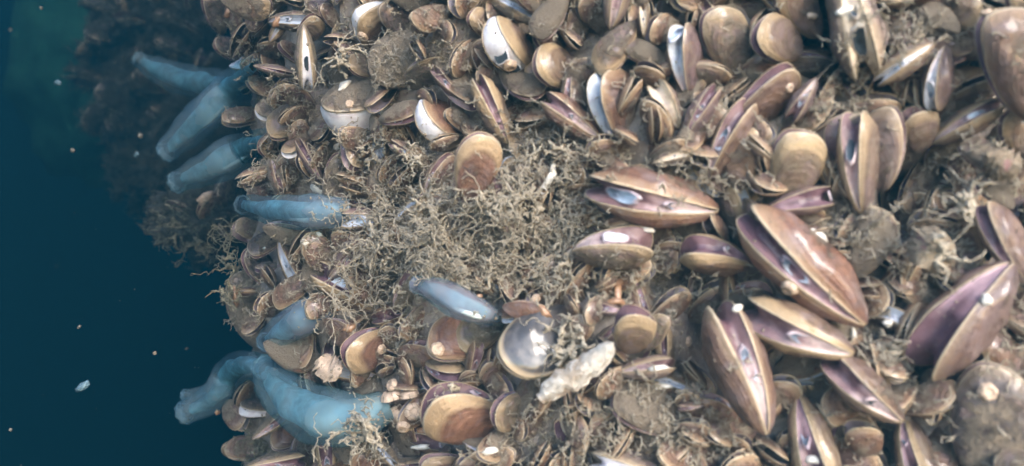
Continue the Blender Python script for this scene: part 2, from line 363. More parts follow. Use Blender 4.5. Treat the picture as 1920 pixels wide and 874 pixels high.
def mussel(u, p, roll, pitch=0, gape=12, tint='brown', flesh='P', silt=0.35, label='', lift=0.0, y=None, hole=None, var=None,
           bulge=False, gloss=False, wide=1.0, group='mussels packed on the pile', name='mussel', simple=False, matrix=None, length=None, dim=1.0, rim=None):
    rs = random.Random(int(u[0]*31+u[1]*17+p[0]*7))
    if matrix is None:
        yt = (bed_y(p[0], p[1]) if y is None else y) - lift
        m, L, o = frame(u, p, yt, roll+rs.uniform(-6, 6), pitch)
    else: m, L = matrix, length
    root = empty(name, m @ Matrix.Diagonal((L, L*wide, L, 1)))
    v = VARS[rs.randrange(len(VARS)) if var is None else var]
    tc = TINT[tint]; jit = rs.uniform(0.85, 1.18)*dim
    col = (tc[0]*jit*rs.uniform(0.95, 1.05), tc[1]*jit, tc[2]*jit*rs.uniform(0.93, 1.07), silt)
    a = R(gape*0.98/2)
    for side in (1, -1):
        me = v.meshes[side]
        if gloss: me = glossy(me)
        o = bpy.data.objects.new('valve', me); COL.objects.link(o); o.parent = root
        o.matrix_local = Matrix.Rotation(a*side, 4, HINGE); o.color = col; o['rim'] = rim if rim is not None else RIM[tint]*rs.uniform(.8, 1.1)
    Rp, Rm = Matrix.Rotation(a, 3, HINGE), Matrix.Rotation(-a, 3, HINGE)
    # mantle: a folded skin between the two margins
    if gape > 4:
        pal = FLESH[flesh]; NU, NT = (7, 16) if simple else (13, 34)
        V, T, F = [], [], []
        t0, t1 = 0.045, 0.80
        C = Vector((0.52, -0.03, 0))
        def mantle_pt(ph, uu, ins):
            j = ph*NP; k = int(j); f = j-k; a0 = v.out[k % NP]; a1 = v.out[(k+1) % NP]
            q = Vector((a0[0]+(a1[0]-a0[0])*f, a0[1]+(a1[1]-a0[1])*f, 0))
            q = C + (q-C)*(1-ins)
            l, r = Rp @ q, Rm @ q
            return l*(0.5+uu/2) + r*(0.5-uu/2)
        s0 = rs.uniform(0, 9)
        for i in range(NT):
            tt = i/(NT-1); ph = t0 + (t1-t0)*tt
            endf = min(1, tt*6, (1-tt)*6)
            for j in range(NU):
                uu = -1 + 2*j/(NU-1); au = abs(uu)
                fr = math.sin(ph*(90 if uu > 0 else 77)+s0 + 1.5*math.sin(ph*40+s0))*0.019 + math.sin(ph*31+s0*2)*0.006
                if bulge: ins = 0.03 - 0.055*(1-au*au)*endf + fr*0.5
                else:
                    sm_ = lambda a_, b_: (lambda q_: q_*q_*(3-2*q_))(min(1, max(0, (ph-a_)/(b_-a_))))
                    hollow = sm_(.25, .31)*min(1, (1-tt)*5)
                    ins = 0.022 + 0.03*min(1, (1-au)*8) + (0.03+0.20*hollow)*max(0, 1-au**2.6)*min(1, tt*3) - 0.035*math.exp(-((au-0.72)/0.13)**2)*endf*hollow + fr*(1 if au < .95 else 0)
                V.append(mantle_pt(ph, uu*0.985, ins))
                near = min(1, max(0, (.23-ph)/.04))
                c = lerp(pal[1], pal[2], 1-min(1, au*1.3)); c = lerp(c, pal[3], max(0, 1-au/0.5)*(0.2 if bulge else 0.75)*(1-near))
                c = lerp(c, pal[0], near*0.9*(1-.35*(1-au)))
                if flesh in 'PV' and ph > .27: c = lerp(c, pal[3], 0.45+0.35*(0.5+0.5*math.sin(ph*38+s0)))
                T.append(c)
        for i in range(NT-1):
            for j in range(NU-1):
                F.append((i*NU+j, (i+1)*NU+j, (i+1)*NU+j+1, i*NU+j+1))
        man = obj('mantle', V, F, M['flesh'], root, attrs={'tone': T})
        # siphons: oval funnels in the slit; sky reflection and shade painted into tone
        if hole is None: hole = [0.25] if not simple else []
        for hh in hole:
            hc = 'blue'
            if isinstance(hh, tuple): hh, hc = hh
            A, B_ = mantle_pt(hh, 1, 0.05), mantle_pt(hh, -1, 0.05)
            cen = (A+B_)/2; nz = mantle_pt(hh, 0, -0.02) - mantle_pt(hh, 0, 0.10); nz.normalize()
            ac = (A-B_); wid = ac.length*0.36; ac.normalize(); al = nz.cross(ac).normalized()
            wid *= .85; lng = max(0.085, min(0.14, wid*3.4)); cen = cen - nz*0.008
            if bulge: cen = mantle_pt(hh, -.05, -0.036); wid *= .95; lng = .085
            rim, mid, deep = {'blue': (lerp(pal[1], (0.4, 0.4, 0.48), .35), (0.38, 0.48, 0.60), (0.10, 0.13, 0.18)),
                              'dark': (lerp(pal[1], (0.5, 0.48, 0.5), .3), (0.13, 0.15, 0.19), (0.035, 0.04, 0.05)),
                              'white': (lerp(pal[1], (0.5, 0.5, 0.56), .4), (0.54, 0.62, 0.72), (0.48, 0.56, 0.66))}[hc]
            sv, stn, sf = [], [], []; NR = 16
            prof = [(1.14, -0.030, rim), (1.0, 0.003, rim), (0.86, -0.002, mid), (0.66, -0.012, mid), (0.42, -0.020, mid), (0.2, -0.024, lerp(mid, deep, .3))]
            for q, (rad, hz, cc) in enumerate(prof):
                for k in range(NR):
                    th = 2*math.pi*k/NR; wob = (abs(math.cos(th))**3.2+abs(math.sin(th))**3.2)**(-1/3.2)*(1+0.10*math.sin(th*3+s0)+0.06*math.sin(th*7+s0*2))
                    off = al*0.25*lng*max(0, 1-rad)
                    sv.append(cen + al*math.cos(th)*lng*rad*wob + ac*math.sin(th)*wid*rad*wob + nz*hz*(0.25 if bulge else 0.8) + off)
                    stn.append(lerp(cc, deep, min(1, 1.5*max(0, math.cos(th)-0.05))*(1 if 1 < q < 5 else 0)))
            for q in range(len(prof)-1):
                for k in range(NR):
                    k2 = (k+1) % NR; sf.append((q*NR+k, q*NR+k2, (q+1)*NR+k2, (q+1)*NR+k))
            sv.append(cen + al*0.2*lng - nz*(0.006 if bulge else 0.02)); stn.append(lerp(mid, deep, .4)); q = (len(prof)-1)*NR
            for k in range(NR): sf.append((q+k, q+(k+1) % NR, len(sv)-1))
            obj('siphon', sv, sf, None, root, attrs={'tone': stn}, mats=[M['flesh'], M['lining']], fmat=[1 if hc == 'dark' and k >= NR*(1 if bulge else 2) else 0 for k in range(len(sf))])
    tag(root, label, 'mussel', group)
    return root


# ------------------------------------------------------------------ the pile (bed under the mussels)
def grid_mesh(name, fn, nu, nv, material, closed=False):
    V = [fn(i/(nu-1), j/(nv-1)) for i in range(nu) for j in range(nv)]
    F = [(i*nv+j, (i+1)*nv+j, (i+1)*nv+j+1, i*nv+j+1) for i in range(nu-1) for j in range(nv-1)]
    return obj(name, V, F, material)
HOLES = [(1750, 370, 80, 60, .05), (1560, 70, 50, 60, .05), (1250, 510, 60, 60, .04), (1330, 640, 60, 110, .04), (1845, 90, 30, 90, .05),
         (1650, 850, 45, 50, .05), (1770, 740, 40, 60, .05), (1540, 700, 30, 40, .03), (745, 60, 30, 40, .04), (975, 215, 20, 40, .03), (600, 130, 30, 60, .03)]
def bed_pt(a, b):
    th = -math.pi*1.0 + a*math.pi*1.35 - math.pi*0.18; z = -0.62 + b*1.40
    q = (math.cos(th), math.sin(th))
    r = CR - 0.019 + 0.014*fbm((q[0]*CR, q[1]*CR, z), 14, 1) + 0.007*fbm((q[0]*CR, q[1]*CR, z), 55, 2)
    x, y = CX+q[0]*r, CY+q[1]*r
    if y > 0.05:
        px, py = project(Vector((x, y, z)))
        for hx, hy, rx, ry, dp in HOLES:
            e = ((px-hx)/rx)**2 + ((py-hy)/ry)**2
            if e < 3: r -= dp*1.1*math.exp(-e*1.2)
    return (CX+q[0]*r, CY+q[1]*r, z)
tag(grid_mesh('mussel_bed', bed_pt, 300, 260, M['bed']), kind='structure')

# ------------------------------------------------------------------ mussels read off the photograph
LAND = []      # (x, y, short name) used to say where the small ones sit
def ms(u, p, roll, pitch, gape, tint, flesh, silt, label, land=None, **k):
    k['lift'] = k.get('lift', 0.0)*.55
    r = mussel(u, p, roll, pitch, gape, tint, flesh, silt, label, **k)
    LAND.append(((u[0]+p[0])/2, (u[1]+p[1])/2, land, label)) 
    return r
# top centre
ms((560,85),(592,28),20,40,8,'tan','P',.2,'small tan mussel with round rim above the tall narrow gape')
ms((569,48),(577,170),90,0,15,'olive','W',.4,'tall narrow gaping olive mussel with white lining, right of the upper sea squirts','the tall narrow gaping mussel',hole=[(0.28,'dark')])
ms((722,108),(678,16),15,48,16,'gold','W',.35,'broad golden mussel with pale bluish fringe at the top edge','the pale-fringed golden mussel',bulge=True,hole=[],wide=1.15)
ms((790,82),(713,10),10,15,8,'dark','D',.3,'thin dark slate mussel leaning edge-on beside the pale-fringed golden mussel')
ms((868,68),(770,42),128,5,14,'brown','V',.25,'smooth brown mussel with purple slit and a blue siphon, top centre','the smooth brown top mussel')
ms((930,75),(878,28),20,40,8,'tan','P',.2,'tan-rimmed mussel tucked behind the one with the white mantle')
ms((1010,130),(921,66),52,50,27,'gold','W',.2,'mussel with bulging bright white mantle pierced by two dark siphon holes','the white-mantled mussel',bulge=True,hole=[(.29,'dark'),(.385,'dark')],wide=1.1,lift=.012)
ms((1092,150),(1000,112),20,30,10,'gold','P',.2,'mussel with thick pale golden rim and pinkish shell, right of the white-mantled one','the thick-rimmed golden mussel',wide=1.25)
ms((888,250),(790,222),48,48,22,'red','W',.2,'round reddish mussel with a white crescent mantle on its left','the white-crescent mussel',bulge=True,hole=[],wide=1.15)
ms((955,275),(893,142),100,5,12,'gold','V',.4,'long upright mussel with golden edge and thin purple slit, above the golden shell','the golden-edged slit mussel',hole=[(0.18,'blue')])
ms((1132,268),(1018,180),100,0,15,'red','P',.45,'diagonal gaping mussel with pink strip and bright blue siphon','the blue-siphon diagonal mussel',hole=[0.24,])
ms((1200,290),(1122,140),42,20,20,'red','B',.35,'large brown mussel with bluish mantle arch and glittering wet shell','the arched bluish mussel',wide=1.1,lift=.006,hole=[(0.20,'blue')])
ms((1065,-10),(1008,75),20,20,8,'mud','P',.8,'crusted muddy mussel with orange tinges, right of the white mantle')
ms((1143,62),(1167,-55),90,0,20,'pale','P',.2,'pinkish white gaping mussel cut by the top edge','the pinkish white top mussel',hole=[])
ms((1190,40),(1124,142),20,10,8,'gold','P',.4,'slanting brown mussel with a tan rim above the bluish mantle arch')
ms((1208,70),(1206,12),90,0,22,'pale','C',.3,'little pale gaping mussel high above the bluish arch')
ms((1297,188),(1274,45),66,5,22,'purple','B',.15,'smooth purple mussel gaping in a lens shape beside a glossy glint','the purple lens mussel',hole=[(0.41,'blue')],wide=1.25)
ms((1398,150),(1327,22),18,20,10,'olive','V',.2,'long olive-rimmed mussel between the purple lens mussel and the round tan one','the olive-rimmed mussel')
ms((1508,100),(1414,64),25,35,16,'tan','V',.15,'round tan mussel with purple mantle showing on its left','the round tan top mussel',wide=1.25,lift=.006)
ms((1278,245),(1226,155),90,10,30,'pale','C',.15,'wide open cream and bluish mussel below the purple lens mussel','the cream open mussel',hole=[])
ms((1283,262),(1347,158),80,0,14,'purple','V',.2,'slim purple gaping mussel right of the cream open one')
ms((1352,262),(1490,124),52,5,12,'brown','V',.25,'long brown mussel with pale edge sweeping up to the right','the pale-edged sweeping mussel',hole=[])
ms((1328,350),(1407,190),62,5,16,'brown','P',.3,'long mussel with tan edge and pink gape narrowing downwards','the pink narrowing mussel',hole=[0.26])
ms((1530,148),(1478,228),90,0,20,'purple','P',.3,'small pink and blue gaping mussel below the dark cavity')
ms((1472,395),(1489,242),8,24,10,'tan','P',.12,'large golden tan mussel with broad ringed round end','the broad golden mussel',wide=1.15,lift=.014,rim=1.15)
ms((1380,365),(1408,238),170,10,8,'gold','D',.25,'narrow mussel with an orange edge standing in shadow left of the broad golden one')
# top right
ms((1572,-85),(1625,148),90,0,17,'pale','C',.45,'tall cream gaping mussel with two dark blue holes, top right','the two-holed cream mussel',hole=[(.22,'dark'),(.33,'dark')])
ms((1752,82),(1638,158),92,0,11,'tan','W',.3,'slim pale mussel with blue siphon pointing up to the right','the slim pale diagonal mussel',hole=[0.28])
ms((1772,88),(1750,210),110,0,16,'purple','W',.25,'upright pale gaping mussel with narrow blue slit, right of the slim diagonal one','the upright pale mussel',hole=[0.31])
ms((1725,290),(1709,208),8,45,20,'tan','P',.15,'tan mussel with domed rim and purple lip facing up','the domed tan mussel',wide=1.15)
ms((1738,275),(1880,192),76,0,13,'tan','P',.2,'long mussel with pale pink edges slanting to the right edge','the long slanting pink mussel',hole=[0.31])
ms((1945,300),(1884,215),20,35,10,'tan','P',.15,'tan round-ended mussel half cut by the right edge')
ms((1950,240),(1856,22),22,10,10,'brown','V',.3,'very large close brown mussel with pale stripe in the upper right corner','the very large corner mussel',lift=.03)
ms((1985,70),(1893,-20),20,20,10,'tan','P',.2,'tan shell edge in the very top right corner',lift=.02)
ms((1750,-40),(1842,38),15,10,8,'tan','P',.35,'blunt tan mussel hanging from the top edge near the right corner','the blunt tan top mussel')
ms((1540,75),(1455,-25),20,20,8,'gold','P',.3,'orange-tan mussel at the top edge left of the two-holed cream one','the orange-tan top mussel')
ms((1665,360),(1568,228),30,25,26,'grey','D',.3,'hollow dark mussel with grey arched rim behind the big upright gaper',hole=[])
ms((1617,405),(1603,205),66,0,17,'tan','P',.2,'big upright gaping mussel with cream edges and a blue-black pocket','the big upright gaper',hole=[(0.30,'dark')],lift=.008)
ms((1655,365),(1668,200),160,10,8,'pale','P',.3,'pale lavender mussel against the right flank of the big upright gaper','the pale lavender mussel')
ms((1428,396),(1562,366),88,0,26,'purple','V',.25,'purple lens-shaped gaping mussel lying flat below the broad golden one','the flat purple lens mussel',hole=[(.5,'white')])
ms((1345,393),(1096,346),84,0,15,'red','P',.3,'long flat gaping mussel with pink bar and two bright blue pockets','the long two-pocket mussel',hole=[(0.19,'blue'),(0.33,'blue')],lift=.006)
ms((1066,474),(1226,456),58,8,27,'olive','P',.3,'crescent mussel with pink lining and round blue-white siphon','the crescent pink mussel',hole=[(0.28,'white')],wide=1.1)
ms((1412,500),(1280,462),122,22,26,'gold','V',.2,'golden mussel with gaping purple upper lip facing left','the gaping golden mussel',hole=[(0.22,'white')],wide=1.15,lift=.006)
ms((1615,600),(1393,393),72,0,13,'red','V',.25,'longest diagonal mussel with tan edges and thin pink slit','the longest diagonal mussel',hole=[(0.26,'blue')],lift=.010)
ms((1600,530),(1642,385),10,5,6,'mud','P',.7,'flat muddy mussel above the longest diagonal one','the flat muddy mussel')
ms((1392,372),(1427,416),30,40,16,'olive','D',.3,'small olive mussel with a dark ring-like opening in the middle right',hole=[])
ms((1592,658),(1393,577),74,0,22,'gold','P',.15,'wide gaping mussel with thick cream upper edge and pink bar','the thick cream-edged gaper',hole=[(0.22,'blue')],lift=.010)
ms((1433,808),(1343,568),107,0,16,'brown','P',.2,'huge brown mussel with pink V-shaped gape and blue streak','the huge V-gape mussel',hole=[(0.26,'blue')],lift=.012)
ms((1495,725),(1548,930),110,0,22,'tan','V',.2,'tan gaping mussel widening towards the bottom edge','the tan bottom gaper',hole=[(0.22,'blue')],lift=.006)
ms((1688,785),(1547,663),76,0,22,'brown','P',.35,'short gaping mussel with hollow brown inside and white upper lip','the hollow-lipped mussel',hole=[(0.18,'dark')],lift=.008)
ms((1897,500),(1722,695),114,0,24,'purple','V',.2,'wide V-shaped purple gaper pointing to the upper right','the wide purple V gaper',hole=[],lift=.012)
ms((1745,640),(1648,582),108,40,18,'dark','B',.15,'dark mussel with cream and blue striped lip','the striped-lip dark mussel',wide=1.1,hole=[])
ms((1930,530),(1843,382),64,0,14,'pink','V',.2,'pinkish mussel with purple slit at the right edge','the pinkish right-edge mussel',hole=[],lift=.010)
ms((1710,440),(1775,345),20,20,8,'olive','D',.5,'dim greenish mussel deep inside the dark hollow',lift=-.05)
ms((1828,905),(1853,682),8,18,8,'grey','P',.45,'large grey-tan mussel with smooth round end in the lower right','the large grey round-ended mussel',wide=1.15,lift=.016)
ms((1693,765),(1740,945),112,0,18,'tan','V',.2,'purple gaping mussel cut by the bottom edge on the right','the purple bottom gaper',hole=[(0.18,'blue')])
ms((1990,930),(1862,860),15,10,8,'mud','P',.5,'dull grey mussel in the bottom right corner',lift=.02)
ms((1955,760),(1920,640),20,10,8,'tan','P',.3,'tan mussel edge at the right border below the purple V gaper')
# middle bottom
ms((1181,668),(1183,580),0,46,24,'gold','V',.08,'golden oval mussel facing out under a purple lip','the golden oval mussel',wide=1.12,hole=[(0.22,'blue')],lift=.034)
ms((1170,585),(1112,575),90,10,26,'purple','V',.3,'tiny purple gaping mussel left of the golden oval one')
ms((1212,660),(1252,592),165,15,8,'olive','D',.2,'brown mussel with thin tan edge in shadow right of the golden oval')
ms((1105,575),(938,680),188,22,5,'grey','P',.0,'glossy dark grey mussel with a bright white glint','the glossy grey mussel',gloss=True,lift=.036,wide=1.05)
ms((1000,750),(922,782),158,32,16,'olive','V',.12,'small olive-tan mussel below the glossy grey one','the small olive-tan mussel',wide=1.3,lift=.008)
ms((960,805),(805,745),150,30,18,'red','V',.12,'large reddish brown mussel with broad orange-gold rim and purple edge','the orange-rimmed red mussel',wide=1.3,lift=.032,rim=1.0)
ms((760,630),(643,662),155,30,14,'red','V',.1,'red-brown mussel with crisp yellow rim carrying a small ring','the yellow-rimmed red mussel',wide=1.25,lift=.026,rim=1.0)
ms((945,625),(800,652),15,8,8,'red','P',.2,'wide reddish mussel with lavender edge left of the glossy grey one','the wide lavender-edged mussel',wide=1.15)
ms((730,590),(588,503),98,0,18,'gold','V',.2,'gaping mussel with orange-gold edges and round bluish siphon pointing down right','the orange-edged gaping mussel',hole=[(0.20,'blue'),(0.32,'white')],lift=.008)
ms((660,515),(582,488),20,30,8,'gold','P',.6,'silted mussel with orange arc rim above the orange-edged gaper')
ms((580,503),(522,565),84,5,30,'grey','B',.2,'bluish open mussel in shadow left of the orange-edged gaper','the bluish open mussel',hole=[])
ms((505,665),(447,508),12,5,6,'mud','P',.75,'large silted brown mussel on the left edge of the pile','the large silted edge mussel')
ms((520,540),(458,470),30,20,10,'dark','V',.3,'dark mussel on the pile edge above the large silted one')
ms((530,500),(478,505),60,10,16,'grey','V',.35,'grey mussel with reddish slit above the bluish open one')
ms((540,430),(470,480),30,20,8,'dark','V',.4,'dark brown mussel under the flat lying sea squirt')
ms((872,385),(903,250),14,22,8,'red','P',.15,'upright golden mussel half hidden by hydroid tufts in the centre','the upright golden mussel',wide=1.1,lift=.040,rim=1.15)
ms((850,455),(790,365),20,25,8,'tan','P',.5,'pale thin-rimmed mussel buried under the hydroid tangle')
ms((808,148),(612,226),46,10,26,'mud','W',.65,'large silted mussel with golden rim over a bulging white mantle','the white-bellied silted mussel',bulge=True,hole=[],lift=.010)
ms((725,135),(652,122),20,25,8,'tan','P',.4,'tan arc of a mussel above the white-bellied silted one')
ms((870,85),(690,140),15,5,5,'mud','P',1.0,'long mussel wholly coated in pale silt, left of the white mantle','the silt-coated mussel',lift=.006)
ms((612,195),(503,254),25,10,8,'olive','P',.3,'olive mussel with thin golden rim right of the sea squirt bases','the olive golden-rimmed mussel',lift=.006)
ms((560,195),(480,215),40,20,14,'pale','W',.6,'pale crusted lavender mussel above the olive golden-rimmed one')
ms((540,300),(485,268),20,40,8,'tan','P',.2,'tan round-rimmed mussel beside the sea squirt bases','the tan round-rimmed mussel',wide=1.2)
ms((575,258),(535,292),40,35,20,'gold','W',.1,'little golden mussel with white slit below the olive one')
ms((605,345),(558,262),88,0,10,'purple','V',.3,'thin purple-edged mussel slanting below the olive one')
ms((512,128),(430,112),84,0,34,'olive','B',.2,'crescent-shaped gaping mussel at the base of the longest upper sea squirt','the crescent by the squirts',hole=[(0.31,'white')])
ms((505,80),(540,28),80,5,18,'gold','B',.35,'small mussel with orange edge and blue opening, upper left of the pile')
ms((738,404),(640,412),80,5,26,'purple','B',.25,'purple and blue gaping mussel at the base of the flat sea squirt','the purple mussel by the flat squirt',hole=[(0.31,'blue')])
ms((803,308),(730,266),90,0,13,'brown','P',.5,'small pink-slit mussel above the hydroids',hole=[0.28])
ms((868,188),(812,128),86,0,18,'purple','P',.3,'small pinkish gaping mussel above the white-crescent mussel')
ms((957,455),(928,315),90,0,10,'pale','P',.5,'whitish pink slit mussel sunk in the hydroid tangle')
ms((1220,308),(1300,284),86,0,16,'mud','C',.6,'small silted gaping mussel above the long two-pocket one')
ms((1290,800),(1146,752),25,20,8,'mud','P',.9,'round mussel crusted over with debris and a tan rim arc','the crusted round mussel',wide=1.25,lift=.008)
ms((1155,700),(1268,682),75,10,14,'pale','P',.3,'pale pink lipped mussel above the crusted round one',hole=[])
ms((1320,760),(1270,765),75,5,14,'pink','P',.4,'small pinkish mussel on the right rim of the crusted round one')
ms((770,885),(660,855),160,15,8,'red','P',.35,'reddish mussel with thin tan rim at the bottom edge left of centre','the reddish bottom mussel')
ms((905,885),(788,868),150,25,10,'gold','P',.2,'golden tan mussel at the bottom edge below the orange-rimmed red one','the golden bottom mussel')
ms((595,800),(508,838),20,15,8,'red','P',.25,'brown mussel with orange rim below the big sea squirt')
ms((535,765),(448,768),60,15,20,'dark','W',.2,'lavender-lipped mussel peeping under the arched sea squirt',hole=[])
ms((1275,905),(1105,862),80,0,16,'pale','W',.3,'pale gaping mussel along the bottom edge right of centre',hole=[])
ms((720,708),(620,688),80,10,24,'purple','B',.35,'lavender-blue open mussel under the yellow-rimmed red one',hole=[])
ms((1005,585),(940,600),60,10,14,'red','B',.3,'small red mussel with a blue spot above the glossy grey one',hole=[(0.28,'blue')])
ms((940,575),(1025,585),20,10,6,'red','P',.2,'small orange-tipped mussel left of the hydroids above the glossy grey one')
ms((640,60),(600,10),30,20,8,'brown','P',.5,'brown mussel at the top edge between the narrow gaper and the golden one')
ms((420,70),(385,-10),20,20,10,'dark','V',.4,'dark wet mussel at the top edge above the crescent',y=.60)
ms((470,40),(428,5),60,20,24,'dark','B',.3,'dark gaping mussel with a blue-white rim at the top edge',y=.60)
ms((500,10),(470,60),20,20,8,'brown','V',.5,'brown mussel wedged between two dark ones at the upper left')
ms((470,110),(400,80),30,20,10,'dark','V',.4,'dark mussel above the pointed sea squirt',y=.62)
ms((770,905),(930,905),60,0,8,'brown','P',.5,'brown silted mussel just cut by the bottom edge')
ms((1030,30),(965,-15),30,20,8,'brown','P',.6,'brown silted mussel at the top edge right of the white mantle')
ms((1700,690),(1640,640),20,10,6,'mud','P',.6,'muddy mussel flank above the hollow-lipped one')
ms((1480,560),(1440,480),20,5,6,'mud','P',.6,'brown muddy flank under the longest diagonal mussel',lift=-.006)
ms((1900,390),(1830,330),30,10,10,'pale','P',.7,'pale silted mussel left of the right border, above the pinkish one')
ms((1890,330),(1800,270),20,10,8,'pink','P',.6,'pink silted mussel under the long slanting pink one')
ms((1250,120),(1170,90),30,10,10,'mud','P',.7,'muddy mussel left of the purple lens mussel')
ms((1660,40),(1640,110),20,10,8,'mud','P',.9,'heavily crusted mussel right of the two-holed cream one')
ms((1800,60),(1720,20),20,10,8,'mud','P',.8,'crusted tan mussel under the blunt tan top mussel')

# ------------------------------------------------------------------ sea squirts
def tube(path, radii, nr=22, squash=0.85, close_tip=False, ridges=0, seed=0, sub=6, lump=0.0):
    """smooth tapering tube along a Catmull-Rom path; returns verts, faces, along, rings"""
    P = [path[0]*2-path[1]] + list(path) + [path[-1]*2-path[-2]]; Rr = [radii[0]]+list(radii)+[radii[-1]]
    pts, rad = [], []
    for i in range(1, len(P)-2):
        for k in range(sub):
            t = k/sub
            pts.append(0.5*((2*P[i]) + (P[i+1]-P[i-1])*t + (2*P[i-1]-5*P[i]+4*P[i+1]-P[i+2])*t*t + (3*P[i]-P[i-1]-3*P[i+1]+P[i+2])*t**3))
            rad.append(0.5*((2*Rr[i]) + (Rr[i+1]-Rr[i-1])*t + (2*Rr[i-1]-5*Rr[i]+4*Rr[i+1]-Rr[i+2])*t*t + (3*Rr[i]-Rr[i-1]-3*Rr[i+1]+Rr[i+2])*t**3))
    pts.append(P[-2]); rad.append(Rr[-2])
    V, F, A = [], [], []
    up = None
    for i, q in enumerate(pts):
        d = (pts[min(i+1, len(pts)-1)]-pts[max(i-1, 0)]).normalized()
        if up is None: up = d.cross(Vector((0, 1, 0.1))).normalized()
        up = (up - d*up.dot(d)).normalized(); sd_ = d.cross(up)
        for k in range(nr):
            th = 2*math.pi*k/nr
            rr = rad[i]*(1 + ridges*math.cos(th*6+seed) + lump*mnoise.noise(q*55+Vector((math.cos(th), math.sin(th), seed))*1.2))
            V.append(q + up*math.cos(th)*rr + sd_*math.sin(th)*rr*squash); A.append(i/(len(pts)-1))
    for i in range(len(pts)-1):
        for k in range(nr):
            k2 = (k+1) % nr; F.append((i*nr+k, i*nr+k2, (i+1)*nr+k2, (i+1)*nr+k))
    return V, F, A, pts
def sea_squirt(pts, label, tone=(0.07, 0.30, 0.43), second=None, gut=(0.45, 0.8), mouth=True):
    """pts: (px, py, y, width in pixels) from the open end to the base"""
    pts = [(x, y, min(d, bed_y(x, y)-.006-(.35*w_*px_size(.5) if i < len(pts)-1 else 0)) if (x > 440 and i < len(pts)-2) else (bed_y(x, y)+(.012 if i == len(pts)-1 else -.006) if x > 470 and i >= len(pts)-2 else d), w_) for i, (x, y, d, w_) in enumerate(pts)]
    P = [at(x, y, d) for x, y, d, w_ in pts]; W = [w_*px_size(d)/2 for x, y, d, w_ in pts]
    base = P[-1]; root = empty('sea_squirt', Matrix.Translation(base))
    rel = [p-base for p in P]; sd0 = len(label)
    V, F, A, line = tube(rel, W, ridges=0.035, seed=sd0, lump=0.16)
    body = obj('tunic', V, F, M['tunic'], root, attrs={'along': A}); tone = (tone[0]+.165, tone[1]*.85+.10, tone[2]*.85+.08); body.color = tone + (1,)
    Vc, Fc, Ac, _ = tube([q*1.0 for q in rel], [r_*(.30+.32*math.sin(math.pi*min(1, (k_+.4)/len(W)))) for k_, r_ in enumerate(W)], nr=14, ridges=.06, seed=sd0+1, lump=.35)
    obj('inner_body', Vc, Fc, M['innards'], root)
    # open end: lobed rim turning into a dark throat
    def siphon(end, direc, r, parent):
        d = direc.normalized(); a = d.cross(Vector((0.1, 1, 0))).normalized(); b = d.cross(a)
        sv, sf, mi = [], [], []; nr = 24
        prof = [(1.0, -0.4), (1.03, 0.15), (0.98, 0.42), (0.88, 0.50), (0.74, 0.30), (0.62, -0.2), (0.42, -0.8), (0.1, -1.1)]
        for q, (rr, hh) in enumerate(prof):
            for k in range(nr):
                th = 2*math.pi*k/nr; lob = 1 + (0.10*abs(math.cos(th*4))-0.05 if 0 < q < 5 else 0)
                hz = hh*r*0.75 + (0.18*r*abs(math.cos(th*4)) if q in (2, 3) else 0)
                sv.append(end + a*math.cos(th)*rr*r*lob + b*math.sin(th)*rr*r*lob*0.85 + d*hz)
        for q in range(len(prof)-1):
            for k in range(nr):
                k2 = (k+1) % nr; sf.append((q*nr+k, q*nr+k2, (q+1)*nr+k2, (q+1)*nr+k)); mi.append(1 if q >= 5 else 0)
        o = obj('siphon', sv, sf, None, parent, mats=[M['tunic'], M['lining']], fmat=mi, attrs={'along': [0.0]*len(sv)})
        o.color = tuple(v*1.15 for v in tone)+(1,)
    siphon(rel[0], rel[0]-rel[1], W[0]*0.98, root)
    if second:
        (x, y, d, w_), (x2, y2, d2) = second
        e = at(x, y, d)-base; f = at(x2, y2, d2)-base; r = w_*px_size(d)/2
        V2, F2, A2, _ = tube([e, e*.5+f*.5, f], [r*.9, r*1.1, r*1.5], ridges=.04, seed=3)
        o = obj('side_tube', V2, F2, M['tunic'], root, attrs={'along': A2}); o.color = tone+(1,)
        siphon(e, e-f, r*.9, root)
    if gut:
        n = len(line); i0, i1 = int(gut[0]*(n-1)), max(int(gut[1]*(n-1)), int(gut[0]*(n-1))+3)
        seg = line[i0:i1+1:1]; toward = (-base).normalized()
        offs = []
        for k, q in enumerate(seg):
            i = i0+k; d = (line[min(i+1, n-1)]-line[max(i-1, 0)]).normalized(); s_ = d.cross(toward).normalized()
            wr = np.interp(i/(n-1), np.linspace(0, 1, len(W)), W)
            offs.append(q + toward*wr*0.62 + s_*wr*0.42)
        rg = [0.0016*math.sin(math.pi*(k+0.6)/(len(seg)+.2)) for k in range(len(seg))]
        V3, F3, A3, _ = tube(offs, rg, nr=8, sub=3)
        obj('gut', V3, F3, M['gut'], root)
    tag(root, label, 'sea squirt', 'sea squirts along the pile edge')
    LAND.append((pts[len(pts)//2][0], pts[len(pts)//2][1], None, label))
    return root
sea_squirt([(262,112,.74,30),(300,132,.73,52),(350,150,.70,62),(410,160,.66,62),(470,160,.62,50)], 'dim blue pointed sea squirt behind the longest one, topmost', (0.05,0.24,0.33), gut=None)
sea_squirt([(314,282,.61,42),(350,248,.60,58),(395,205,.585,66),(437,160,.58,58),(475,125,.585,40)], 'longest blue sea squirt slanting down to the left', (0.06,0.28,0.42), gut=(.40,.62))
sea_squirt([(335,340,.61,44),(372,324,.60,58),(420,300,.585,68),(465,276,.58,60),(500,262,.585,42)], 'blue sea squirt just below the longest one, with a pale streak', (0.065,0.28,0.40), gut=(.45,.72))
sea_squirt([(456,384,.575,38),(500,393,.565,56),(560,398,.555,66),(610,398,.55,64),(655,396,.555,50)], 'blue sea squirt lying flat with a pinkish streak beside the purple mussel', (0.11,0.29,0.42), gut=(.42,.75))
